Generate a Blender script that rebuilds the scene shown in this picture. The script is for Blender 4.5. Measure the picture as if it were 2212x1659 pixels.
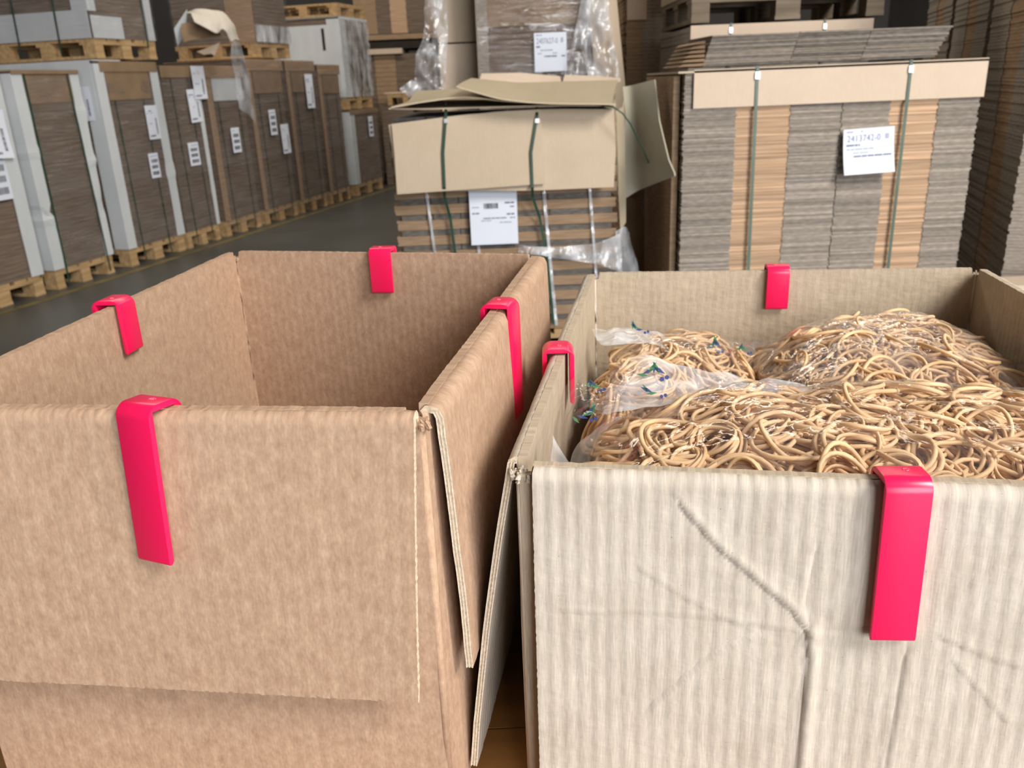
import bpy, bmesh, math, random
import numpy as np
from mathutils import Matrix, Vector, noise as mnoise

# ------------------------------------------------------------------ clear
for o in list(bpy.data.objects):
    bpy.data.objects.remove(o)
random.seed(7)
RNG = random.Random(11)
SC = bpy.context.scene
COL = SC.collection

# ------------------------------------------------------------------ camera
FPX, IW, IH = 1810.0, 2212.0, 1659.0
PITCH, ROLL, CAMH = math.radians(19.8), math.radians(2.4), 1.3
_R = np.array([1., 0, 0]); _F = np.array([0, math.cos(PITCH), -math.sin(PITCH)]); _U = np.array([0, math.sin(PITCH), math.cos(PITCH)])
CR = math.cos(ROLL) * _R - math.sin(ROLL) * _U
CU = math.sin(ROLL) * _R + math.cos(ROLL) * _U
CF = _F
cd = bpy.data.cameras.new('camera'); cam = bpy.data.objects.new('camera', cd); COL.objects.link(cam)
cd.sensor_fit = 'HORIZONTAL'; cd.sensor_width = 36.0; cd.lens = 36.0 * FPX / IW
cd.clip_start = 0.02; cd.clip_end = 200
cd.dof.use_dof = True; cd.dof.focus_distance = 0.60; cd.dof.aperture_fstop = 15.0
cam.matrix_world = Matrix(((CR[0], CU[0], -CF[0], 0), (CR[1], CU[1], -CF[1], 0), (CR[2], CU[2], -CF[2], CAMH), (0, 0, 0, 1)))
SC.camera = cam

# ------------------------------------------------------------------ world, lights, exposure
w = bpy.data.worlds.new('world'); SC.world = w; w.use_nodes = True
w.node_tree.nodes['Background'].inputs[0].default_value = (0.80, 0.90, 1.0, 1)
w.node_tree.nodes['Background'].inputs[1].default_value = 1.0
SC.view_settings.view_transform = 'Standard'; SC.view_settings.look = 'None'
SC.view_settings.gamma = 1.0; SC.view_settings.use_curve_mapping = False
SC.view_settings.exposure = 0.0

def area(name, loc, target, sx, sy, power, color):
    l = bpy.data.lights.new(name, 'AREA'); l.shape = 'RECTANGLE'; l.size = sx; l.size_y = sy
    l.energy = power; l.color = color
    o = bpy.data.objects.new(name, l); COL.objects.link(o); o.location = loc
    d = Vector(target) - Vector(loc)
    o.rotation_euler = d.to_track_quat('-Z', 'Y').to_euler()
    return o
# daylight in the loading door behind the camera and in a roof light at right
area('door_daylight', (3.4, -6.4, 2.6), (2.0, 0.0, 2.0), 5.2, 4.4, 640, (0.97, 0.98, 1.0))
area('rooflight_right', (4.6, -2.6, 6.2), (1.2, 0.8, 0.8), 1.8, 3.6, 900, (1.0, 0.95, 0.88))
area('glint_fill_far', (5.2, 11.0, 6.6), (5.2, 11.0, 0.0), 1.2, 8.0, 150, (1.0, 0.90, 0.76))  # added unseen source, placed for glints on the left row's film
area('fill_aisle', (-1.2, 8.0, 6.6), (-1.6, 8.0, 0.0), 1.2, 8.0, 320, (1.0, 0.90, 0.76))  # added unseen warm fill that brightens the background stacks

# ------------------------------------------------------------------ geometry helpers
def ray(x, y):
    return CF + CR * ((x - IW / 2) / FPX) + CU * ((IH / 2 - y) / FPX)
def at(x, y, Y):
    r = ray(x, y); p = r * (Y / r[1]); return np.array([p[0], p[1], p[2] + CAMH])
def onz(x, y, z):
    r = ray(x, y); p = r * ((z - CAMH) / r[2]); return np.array([p[0], p[1], z])
def z_at(xy, ypix):
    k = (IH / 2 - ypix) / FPX
    a = CU - k * CF
    return CAMH - (a[0] * xy[0] + a[1] * xy[1]) / a[2]

def nz(x, y=0.0, z=0.0):
    return mnoise.noise(Vector((x, y, z)))

class MB:
    def __init__(s):
        s.v = []; s.f = []; s.m = []; s.uv = []
    def add(s, vs, fs, mi=0, uvs=None):
        b = len(s.v); s.v += [tuple(map(float, q)) for q in vs]
        for k, f in enumerate(fs):
            s.f.append(tuple(b + i for i in f)); s.m.append(mi if isinstance(mi, int) else mi[k])
            if uvs is None: s.uv.append([(0, 0)] * len(f))
            else: s.uv.append([uvs[i] for i in f])
    def box(s, lo, hi, mi=0, jit=0.0, rot=None, piv=None):
        x0, y0, z0 = lo; x1, y1, z1 = hi
        vs = [(x0, y0, z0), (x1, y0, z0), (x1, y1, z0), (x0, y1, z0), (x0, y0, z1), (x1, y0, z1), (x1, y1, z1), (x0, y1, z1)]
        if jit: vs = [tuple(c + RNG.uniform(-jit, jit) for c in q) for q in vs]
        if rot is not None:
            c = Vector(piv) if piv is not None else (Vector(lo) + Vector(hi)) / 2
            vs = [tuple(rot @ (Vector(q) - c) + c) for q in vs]
        fs = [(0, 3, 2, 1), (4, 5, 6, 7), (0, 1, 5, 4), (1, 2, 6, 5), (2, 3, 7, 6), (3, 0, 4, 7)]
        b = len(s.v); s.v += vs
        for f in fs:
            s.f.append(tuple(b + i for i in f)); s.m.append(mi)
            uv = []
            for i in f:
                q = vs[i]
                uv.append((q[0] + q[1], q[2]) if f not in (fs[0], fs[1]) else (q[0], q[1]))
            s.uv.append(uv)
    def tube(s, path, r, n=6, closed=False, mi=0, flat=1.0):
        path = [Vector(p) for p in path]; N = len(path); rings = []
        up = Vector((0, 0, 1))
        for i, p in enumerate(path):
            a = path[(i - 1) % N] if closed or i > 0 else p
            b = path[(i + 1) % N] if closed or i < N - 1 else p
            t = (b - a).normalized()
            e1 = t.cross(up)
            if e1.length < 1e-4: e1 = t.cross(Vector((1, 0, 0)))
            e1.normalize(); e2 = e1.cross(t)
            rr = r[i] if isinstance(r, (list, tuple)) else r
            rings.append([p + e1 * (math.cos(2 * math.pi * k / n) * rr) + e2 * (math.sin(2 * math.pi * k / n) * rr * flat) for k in range(n)])
        vs = [q for rg in rings for q in rg]; fs = []
        for i in range(N if closed else N - 1):
            j = (i + 1) % N
            for k in range(n):
                l = (k + 1) % n
                fs.append((i * n + k, i * n + l, j * n + l, j * n + k))
        if not closed:
            fs.append(tuple(range(n))[::-1]); fs.append(tuple((N - 1) * n + k for k in range(n)))
        ln = 0.0; uvs = []
        for i, p in enumerate(path):
            if i: ln += (p - path[i - 1]).length
            rr = r[i] if isinstance(r, (list, tuple)) else r
            uvs += [(abs(k - n / 2) / n * 6.283 * rr, ln) for k in range(n)]
        s.add(vs, fs, mi, uvs)
    def ribbon(s, path, width_vec, th, mi=0):
        """flat strap: path points, width direction, thickness"""
        path = [Vector(p) for p in path]; N = len(path); wv = Vector(width_vec) / 2; vs = []
        for i, p in enumerate(path):
            a = path[max(i - 1, 0)]; b = path[min(i + 1, N - 1)]
            n = (b - a).normalized().cross(wv.normalized())
            n = n.normalized() * th / 2 if n.length > 1e-6 else Vector((0, 0, th / 2))
            vs += [p - wv - n, p + wv - n, p + wv + n, p - wv + n]
        fs = [(0, 1, 2, 3)]
        for i in range(N - 1):
            for k in range(4):
                l = (k + 1) % 4
                fs.append((i * 4 + k, (i + 1) * 4 + k, (i + 1) * 4 + l, i * 4 + l))
        fs.append(tuple((N - 1) * 4 + k for k in (3, 2, 1, 0)))
        s.add(vs, fs, mi)
    def build(s, name, mats, parent=None, smooth=False, origin=None, weld=False):
        me = bpy.data.meshes.new(name)
        vs = s.v
        if origin is not None: vs = [(q[0] - origin[0], q[1] - origin[1], q[2] - origin[2]) for q in vs]
        me.from_pydata(vs, [], s.f)
        if not isinstance(mats, (list, tuple)): mats = [mats]
        for m in mats: me.materials.append(MAT[m] if isinstance(m, str) else m)
        me.polygons.foreach_set('material_index', s.m)
        ul = me.uv_layers.new(name='UVMap')
        ul.data.foreach_set('uv', [c for f in s.uv for q in f for c in q])
        if smooth: me.polygons.foreach_set('use_smooth', [True] * len(me.polygons))
        me.update()
        o = bpy.data.objects.new(name, me); COL.objects.link(o)
        if parent is not None: o.parent = parent
        elif origin is not None: o.location = origin
        return o

def empty(name, loc, rz=0.0, label=None, cat=None, group=None):
    o = bpy.data.objects.new(name, None); COL.objects.link(o); o.empty_display_size = 0.05
    o.location = tuple(loc); o.rotation_euler = (0, 0, rz)
    if label: tag(o, label, cat, group)
    return o
def tag(o, label=None, cat=None, group=None, kind=None):
    if label: o['label'] = label
    if cat: o['category'] = cat
    if group: o['group'] = group
    if kind: o['kind'] = kind
    return o

def sheet(name, S, us, vs, t, mats, parent=None, origin=(0, 0, 0), smooth=True, uvoff=(0, 0)):
    """thick sheet: S(u,v) -> mid point; uv in metres; mats = (face, edge)"""
    nu, nv = len(us), len(vs)
    P = np.array([[S(u, v) for v in vs] for u in us], float)
    du = np.gradient(P, axis=0); dv = np.gradient(P, axis=1)
    n = np.cross(du, dv); n /= (np.linalg.norm(n, axis=2, keepdims=True) + 1e-12)
    A = P + n * t / 2; B = P - n * t / 2
    m = MB(); o = np.array(origin)
    va = (A - o).reshape(-1, 3); vb = (B - o).reshape(-1, 3)
    idx = lambda i, j: i * nv + j
    uvs = [(u + uvoff[0], v + uvoff[1]) for u in us for v in vs]
    fa = [(idx(i, j), idx(i + 1, j), idx(i + 1, j + 1), idx(i, j + 1)) for i in range(nu - 1) for j in range(nv - 1)]
    m.add(va, fa, 0, uvs)
    m.add(vb, [f[::-1] for f in fa], 0, uvs)
    ring = [idx(i, 0) for i in range(nu)] + [idx(nu - 1, j) for j in range(1, nv)] + [idx(i, nv - 1) for i in range(nu - 2, -1, -1)] + [idx(0, j) for j in range(nv - 2, 0, -1)]
    rv = [va[k] for k in ring] + [vb[k] for k in ring]; L = len(ring)
    ruv = [uvs[k] for k in ring] * 2
    m.add(rv, [(k, L + k, L + (k + 1) % L, (k + 1) % L) for k in range(L)], 1, ruv)
    ob = m.build(name, list(mats), parent)
    flags = [True] * (2 * len(fa)) + [False] * L
    ob.data.polygons.foreach_set('use_smooth', flags if smooth else [False] * len(flags))
    return ob

def lin(a, b, n): return [a + (b - a) * i / (n - 1) for i in range(n)]

# ------------------------------------------------------------------ materials
MAT = {}
def new_mat(name):
    m = bpy.data.materials.new(name); m.use_nodes = True; MAT[name] = m
    nt = m.node_tree; return m, nt, nt.nodes, nt.links, nt.nodes['Principled BSDF']
def node(nt, t, **kw):
    n = nt.nodes.new(t)
    for k, v in kw.items():
        if k.startswith('i_'):
            n.inputs[k[2:].replace('_', ' ')].default_value = v
        else: setattr(n, k, v)
    return n
def mapping(nt, coord, scale):
    tc = node(nt, 'ShaderNodeTexCoord'); mp = node(nt, 'ShaderNodeMapping')
    mp.inputs['Scale'].default_value = scale
    nt.links.new(tc.outputs[coord], mp.inputs[0]); return mp.outputs[0]
def ramp(nt, src, stops):
    r = node(nt, 'ShaderNodeValToRGB'); e = r.color_ramp.elements
    while len(e) < len(stops): e.new(0.5)
    for k, (p, c) in enumerate(stops): e[k].position = p; e[k].color = (*c, 1)
    nt.links.new(src, r.inputs[0]); return r.outputs[0]
def mixc(nt, a, b, fac, blend='MIX'):
    x = node(nt, 'ShaderNodeMix', data_type='RGBA', blend_type=blend)
    for s, v in ((x.inputs['Factor'], fac), (x.inputs['A'], a), (x.inputs['B'], b)):
        if isinstance(v, bpy.types.NodeSocket): nt.links.new(v, s)
        else: s.default_value = v if not isinstance(v, tuple) else (*v, 1) if len(v) == 3 else v
    return x.outputs['Result']

def board(name, c0, c1, flute=0.0087, fl_str=0.25, mottle=(60, 25), speck=0.0, rough=0.85, wrinkle=0.0, coord='UV', fibre=(900, 60), fibre_amp=0.14):
    """paper board: mottled colour, fibres, vertical flute relief (u across the flutes)"""
    m, nt, N, L, b = new_mat(name)
    b.inputs['Roughness'].default_value = rough; b.inputs['Specular IOR Level'].default_value = 0.18
    n1 = node(nt, 'ShaderNodeTexNoise'); n1.inputs['Scale'].default_value = 1; n1.inputs['Detail'].default_value = 6; n1.inputs['Roughness'].default_value = 0.65
    L.new(mapping(nt, coord, (mottle[0], mottle[1], mottle[0])), n1.inputs['Vector'])
    col = ramp(nt, n1.outputs['Fac'], [(0.30, c0), (0.70, c1)])
    n2 = node(nt, 'ShaderNodeTexNoise'); n2.inputs['Scale'].default_value = 1; n2.inputs['Detail'].default_value = 3
    L.new(mapping(nt, coord, (fibre[0], fibre[1], fibre[0])), n2.inputs['Vector'])
    f2 = ramp(nt, n2.outputs['Fac'], [(0.3, (1 - fibre_amp,) * 3), (0.7, (1 + fibre_amp * .6,) * 3)])
    col = mixc(nt, col, f2, 1.0, 'MULTIPLY')
    if speck:
        for sc, cc, th in ((420, (0.09, 0.07, 0.06), 0.055), (300, (0.75, 0.73, 0.68), 0.06), (130, (0.07, 0.10, 0.25), 0.018)):
            vo = node(nt, 'ShaderNodeTexVoronoi'); vo.inputs['Scale'].default_value = sc
            L.new(mapping(nt, coord, (1, 1.3, 1)), vo.inputs['Vector'])
            mk = ramp(nt, vo.outputs['Distance'], [(th, (1, 1, 1)), (th + 0.05, (0, 0, 0))])
            # keep only some of the cells
            sx = node(nt, 'ShaderNodeSeparateColor'); L.new(vo.outputs['Color'], sx.inputs[0])
            gt = node(nt, 'ShaderNodeMath', operation='LESS_THAN'); gt.inputs[1].default_value = 0.22; L.new(sx.outputs[0], gt.inputs[0])
            mu = node(nt, 'ShaderNodeMath', operation='MULTIPLY'); L.new(mk, mu.inputs[0]); L.new(gt.outputs[0], mu.inputs[1])
            m2 = node(nt, 'ShaderNodeMath', operation='MULTIPLY'); m2.inputs[1].default_value = speck; L.new(mu.outputs[0], m2.inputs[0])
            col = mixc(nt, col, cc, m2.outputs[0])
    L.new(col, b.inputs['Base Color'])
    wv = node(nt, 'ShaderNodeTexWave', wave_type='BANDS', bands_direction='X', wave_profile='SIN')
    wv.inputs['Scale'].default_value = 1.0 / flute / 3.1831 / 2 * 1.0 if False else 0.31416 / flute
    wv.inputs['Distortion'].default_value = 0.35; wv.inputs['Detail'].default_value = 1; wv.inputs['Detail Scale'].default_value = 0.5
    L.new(mapping(nt, coord, (1, 1, 1)), wv.inputs['Vector'])
    h = node(nt, 'ShaderNodeMath', operation='MULTIPLY'); h.inputs[1].default_value = fl_str; L.new(wv.outputs['Fac'], h.inputs[0])
    n3 = node(nt, 'ShaderNodeTexNoise'); n3.inputs['Scale'].default_value = 1; n3.inputs['Detail'].default_value = 4
    L.new(mapping(nt, coord, (300, 260, 300)), n3.inputs['Vector'])
    a = node(nt, 'ShaderNodeMath', operation='MULTIPLY_ADD'); a.inputs[1].default_value = 0.12; L.new(n3.outputs['Fac'], a.inputs[0]); L.new(h.outputs[0], a.inputs[2])
    hh = a.outputs[0]
    if wrinkle:
        n4 = node(nt, 'ShaderNodeTexNoise'); n4.inputs['Scale'].default_value = 1; n4.inputs['Detail'].default_value = 2
        L.new(mapping(nt, coord, (55, 110, 55)), n4.inputs['Vector'])
        a2 = node(nt, 'ShaderNodeMath', operation='MULTIPLY_ADD'); a2.inputs[1].default_value = wrinkle; L.new(n4.outputs['Fac'], a2.inputs[0]); L.new(hh, a2.inputs[2]); hh = a2.outputs[0]
    bp = node(nt, 'ShaderNodeBump'); bp.inputs['Strength'].default_value = 0.9; bp.inputs['Distance'].default_value = 0.0012
    L.new(hh, bp.inputs['Height']); L.new(bp.outputs[0], b.inputs['Normal'])
    return m

def plain(name, c, rough=0.6, var=0.12, scale=(8, 8, 8), metal=0.0, spec=0.3, coord='Object', bump=0.0, c2=None):
    m, nt, N, L, b = new_mat(name)
    b.inputs['Roughness'].default_value = rough; b.inputs['Metallic'].default_value = metal; b.inputs['Specular IOR Level'].default_value = spec
    n1 = node(nt, 'ShaderNodeTexNoise'); n1.inputs['Scale'].default_value = 1; n1.inputs['Detail'].default_value = 5
    L.new(mapping(nt, coord, scale), n1.inputs['Vector'])
    hi = c2 if c2 else tuple(min(1, x * (1 + var)) for x in c); lo = c if c2 else tuple(x * (1 - var) for x in c)
    L.new(ramp(nt, n1.outputs['Fac'], [(0.3, lo), (0.7, hi)]), b.inputs['Base Color'])
    if bump:
        bp = node(nt, 'ShaderNodeBump'); bp.inputs['Strength'].default_value = bump; bp.inputs['Distance'].default_value = 0.003
        L.new(n1.outputs['Fac'], bp.inputs['Height']); L.new(bp.outputs[0], b.inputs['Normal'])
    return m

def film(name, haze=0.10, tint=(0.97, 0.97, 0.98), rough=0.07, gl=0.10, wr=(14, 60, 14), wstr=0.6, coord='Object', dist=0.004, power=None):
    m, nt, N, L, b = new_mat(name); N.remove(b)
    out = N['Material Output']
    tr = node(nt, 'ShaderNodeBsdfTransparent'); tr.inputs[0].default_value = (*tint, 1)
    gs = node(nt, 'ShaderNodeBsdfGlossy'); gs.inputs['Roughness'].default_value = rough; gs.inputs['Color'].default_value = (0.95, 0.95, 0.95, 1)
    df = node(nt, 'ShaderNodeBsdfDiffuse'); df.inputs[0].default_value = (0.80, 0.81, 0.84, 1)
    n1 = node(nt, 'ShaderNodeTexNoise'); n1.inputs['Scale'].default_value = 1; n1.inputs['Detail'].default_value = 4; n1.inputs['Distortion'].default_value = 0.6
    L.new(mapping(nt, coord, wr), n1.inputs['Vector'])
    bp = node(nt, 'ShaderNodeBump'); bp.inputs['Strength'].default_value = wstr; bp.inputs['Distance'].default_value = dist
    L.new(n1.outputs['Fac'], bp.inputs['Height'])
    L.new(bp.outputs[0], gs.inputs['Normal'])
    # thin sheet reflectance, the same from both sides: rises towards grazing
    fr = node(nt, 'ShaderNodeLayerWeight'); fr.inputs[0].default_value = 0.5; L.new(bp.outputs[0], fr.inputs[1])
    pw = node(nt, 'ShaderNodeMath', operation='POWER'); pw.inputs[1].default_value = 4.0; L.new(fr.outputs['Facing'], pw.inputs[0])
    ad = node(nt, 'ShaderNodeMath', operation='MULTIPLY_ADD'); ad.inputs[1].default_value = 0.45; ad.inputs[2].default_value = 0.05 + gl; ad.use_clamp = True; L.new(pw.outputs[0], ad.inputs[0])
    hz = node(nt, 'ShaderNodeMath', operation='MULTIPLY'); hz.inputs[1].default_value = 2 * haze
    n2 = node(nt, 'ShaderNodeTexNoise'); n2.inputs['Scale'].default_value = 1; n2.inputs['Detail'].default_value = 3
    L.new(mapping(nt, coord, (wr[0] * 0.6, wr[1] * 0.6, wr[2] * 0.6)), n2.inputs['Vector'])
    L.new(ramp(nt, n2.outputs['Fac'], [(0.3, (0, 0, 0)), (0.75, (1, 1, 1))]), hz.inputs[0])
    m1 = node(nt, 'ShaderNodeMixShader'); L.new(hz.outputs[0], m1.inputs[0]); L.new(tr.outputs[0], m1.inputs[1]); L.new(df.outputs[0], m1.inputs[2])
    m2 = node(nt, 'ShaderNodeMixShader'); L.new(ad.outputs[0], m2.inputs[0]); L.new(m1.outputs[0], m2.inputs[1]); L.new(gs.outputs[0], m2.inputs[2])
    L.new(m2.outputs[0], out.inputs[0]); return m

board('kraft_brown', (0.395, 0.25, 0.165), (0.525, 0.362, 0.25), flute=0.0105, fl_str=0.13, mottle=(95, 62), wrinkle=0.12, fibre=(520, 170))
board('grey_board', (0.52, 0.45, 0.37), (0.63, 0.565, 0.48), flute=0.0105, fl_str=0.34, mottle=(40, 20), speck=0.85, wrinkle=0.45)
board('grey_board_inside', (0.44, 0.355, 0.26), (0.53, 0.44, 0.33), flute=0.0105, fl_str=0.16, mottle=(40, 20), speck=0.4, wrinkle=0.9)
plain('cut_edge', (0.62, 0.50, 0.36), 0.9, 0.25, (400, 400, 400))
plain('cut_edge_dark', (0.085, 0.06, 0.05), 0.95, 0.3, (300, 300, 300))
plain('liner_edge', (0.70, 0.62, 0.50), 0.9, 0.2, (500, 500, 500))
plain('red_plastic', (0.84, 0.010, 0.092), 0.28, 0.02, (20, 20, 20), spec=0.5)
plain('red_mark', (0.92, 0.16, 0.24), 0.35, 0.02, (20, 20, 20), spec=0.5)
plain('rubber', (0.70, 0.44, 0.22), 0.45, 0.16, (40, 40, 40), spec=0.3, c2=(0.84, 0.60, 0.36))
plain('rubber_gap_shade', (0.52, 0.31, 0.18), 0.7, 0.3, (140, 140, 140), bump=0.6)  # darker copy of the rubber: shade in the gaps put into colour
film('bag_film', haze=0.035, rough=0.06, gl=0.0, wr=(26, 34, 26), wstr=0.35, dist=0.006)
film('bag_film_hazy', haze=0.11, rough=0.07, gl=0.02, wr=(26, 34, 26), wstr=0.5, dist=0.008)
film('bag_film_milky', haze=0.34, rough=0.16, gl=0.0, wr=(30, 60, 30), wstr=0.4, dist=0.005)
film('stretch_film', haze=0.04, rough=0.12, gl=0.05, wr=(2.2, 2.2, 26), wstr=1.0, dist=0.035)
film('stretch_film_loose', haze=0.40, rough=0.16, gl=0.03, wr=(20, 20, 7), wstr=0.7, dist=0.02)
plain('print_green', (0.03, 0.17, 0.06), 0.4, 0.2); plain('print_blue', (0.015, 0.03, 0.16), 0.4, 0.2)
plain('concrete', (0.062, 0.064, 0.058), 0.42, 0.2, (1.3, 1.3, 1.3), c2=(0.085, 0.086, 0.078), spec=0.4)
plain('line_paint', (0.16, 0.125, 0.05), 0.7, 0.4, (6, 6, 6))
plain('wall_grey', (0.16, 0.15, 0.14), 0.9, 0.1, (1, 1, 1))
plain('roof_grey', (0.22, 0.21, 0.20), 0.9, 0.1, (1, 1, 1))
plain('pallet_wood', (0.36, 0.22, 0.10), 0.8, 0.25, (3, 30, 30), c2=(0.58, 0.40, 0.21))
plain('pallet_wood_grey_dim', (0.15, 0.115, 0.08), 0.85, 0.25, (3, 30, 30), c2=(0.25, 0.20, 0.145))  # greyish wood with the dim light of the upper right put into its colour
plain('table_wood', (0.30, 0.135, 0.035), 0.55, 0.2, (4, 40, 4), c2=(0.40, 0.19, 0.055))
plain('table_steel', (0.10, 0.10, 0.11), 0.5, 0.1)
board('tan_board', (0.54, 0.43, 0.315), (0.585, 0.475, 0.355), flute=0.02, fl_str=0.1, mottle=(6, 4), fibre=(60, 30), fibre_amp=0.025)
board('cream_board', (0.63, 0.50, 0.385), (0.67, 0.54, 0.42), flute=0.02, fl_str=0.05, mottle=(6, 4), fibre=(60, 30), fibre_amp=0.025)
board('sage_board', (0.46, 0.42, 0.32), (0.51, 0.47, 0.37), flute=0.02, fl_str=0.05, mottle=(6, 4), fibre=(60, 30), fibre_amp=0.025)
board('olive_board', (0.44, 0.365, 0.25), (0.48, 0.405, 0.285), flute=0.02, fl_str=0.05, mottle=(6, 4), fibre=(60, 30), fibre_amp=0.025)
for nm_, k_ in (('', 1.0), ('_b', 0.74), ('_c', 1.28), ('_d', .88)):
    plain('sheet_grey' + nm_, (0.255 * k_, 0.215 * k_, 0.178 * k_), 0.9, 0.3, (30, 30, 120), c2=(0.385 * k_, 0.335 * k_, 0.285 * k_))
    plain('sheet_tan' + nm_, (0.47 * k_, 0.295 * k_, 0.175 * k_), 0.85, 0.3, (5, 5, 160), c2=(0.63 * k_, 0.435 * k_, 0.29 * k_))
plain('sheet_brown', (0.135, 0.098, 0.072), 0.9, 0.3, (5, 5, 70), c2=(0.235, 0.178, 0.136))
plain('sheet_brown_b', (0.12, 0.085, 0.063), 0.9, 0.3, (6, 6, 90), c2=(0.21, 0.155, 0.118))
plain('sheet_midbrown', (0.29, 0.19, 0.115), 0.9, 0.3, (10, 10, 120), c2=(0.42, 0.29, 0.185))
plain('sheet_darkgrey', (0.10, 0.088, 0.078), 0.9, 0.3, (30, 30, 120), c2=(0.19, 0.17, 0.15))
plain('brown_board', (0.26, 0.175, 0.105), 0.85, 0.15, (6, 6, 6))
plain('white_board', (0.62, 0.65, 0.67), 0.45, 0.06, (6, 6, 3), spec=0.4)
plain('paper', (0.78, 0.82, 0.92), 0.6, 0.02, (6, 6, 6))
plain('ink', (0.22, 0.23, 0.33), 0.6, 0.1); plain('ink_pale', (0.42, 0.46, 0.58), 0.6, 0.1); plain('ink_dark', (0.06, 0.06, 0.08), 0.6, 0.1)
plain('strap_green', (0.026, 0.066, 0.042), 0.4, 0.15); plain('strap_pale', (0.10, 0.145, 0.115), 0.35, 0.15)
plain('strap_seal', (0.75, 0.76, 0.78), 0.3, 0.05, metal=0.7)
board('pale_board', (0.50, 0.46, 0.40), (0.60, 0.56, 0.50), flute=0.02, fl_str=0.05, mottle=(6, 4), fibre=(60, 30), fibre_amp=0.025)
plain('dark_ply', (0.03, 0.024, 0.02), 0.9, 0.2)

# ------------------------------------------------------------------ the hall
def struct(name, m, mats, **k):
    o = m.build(name, mats, **k); o['kind'] = 'structure'; return o
m = MB(); m.box((-9, -7, -0.2), (9.5, 22, 0.0)); floor = struct('floor', m, 'concrete')
m = MB(); m.box((-9, 22, 0), (9.5, 22.2, 7.0)); struct('wall_back', m, 'wall_grey')
m = MB(); m.box((-9.2, -7, 0), (-9, 22, 7.0)); struct('wall_left', m, 'wall_grey')
m = MB(); m.box((9.5, -7, 0), (9.7, 22, 7.0)); struct('wall_right', m, 'wall_grey')
m = MB(); m.box((-9, -7.2, 0), (0.9, -7.0, 7.0)); m.box((6.3, -7.2, 0), (9.5, -7.0, 7.0)); m.box((0.9, -7.2, 4.9), (6.3, -7.0, 7.0))
struct('wall_front', m, 'wall_grey')
m = MB(); m.box((-9.2, -7.2, 7.0), (9.7, 22.2, 7.2)); struct('ceiling', m, 'roof_grey')

# ------------------------------------------------------------------ euro pallet
def pallet(name, origin, rz, L, D, label, group=None, wood='pallet_wood'):
    """local x along L (shown side), y into depth; origin at the near corner on the ground"""
    r = empty(name, origin, rz, label, 'pallet', group)
    j = lambda a: RNG.uniform(-a, a)
    # deck and bottom boards run into the depth, cross boards along the shown side
    wb = min(0.143, L * .18)
    xs = [0.0, L * 0.25 - .03, L * .5 - wb / 2, L * .75 - .07, L - wb]
    for k, x in enumerate(xs):
        mm = MB(); mm.box((x, 0, 0.122 + j(.001)), (x + (wb if k in (0, 4, 2) else 0.10), D, 0.144)); mm.build('deck_board', wood, r)
    for y in (0.0, D / 2 - 0.07, D - 0.14):
        mm = MB(); mm.box((0, y, 0.100), (L, y + 0.14, 0.122)); mm.build('cross_board', wood, r)
    bx = min(.10, L * .13); bw = min(.14, L * .16)
    for x0, x1 in ((0.0, bx), (L / 2 - bw / 2, L / 2 + bw / 2), (L - bx, L)):
        mm = MB(); mm.box((x0, 0, 0.0), (x1, D, 0.022)); mm.build('bottom_board', wood, r)
        for y in (0.0, D / 2 - 0.07, D - 0.14):
            mm = MB(); mm.box((x0 + abs(j(.004)), y + 0.002, 0.022), (x1 - abs(j(.004)), y + 0.11, 0.100)); mm.build('block', wood, r)
    return r

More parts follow.
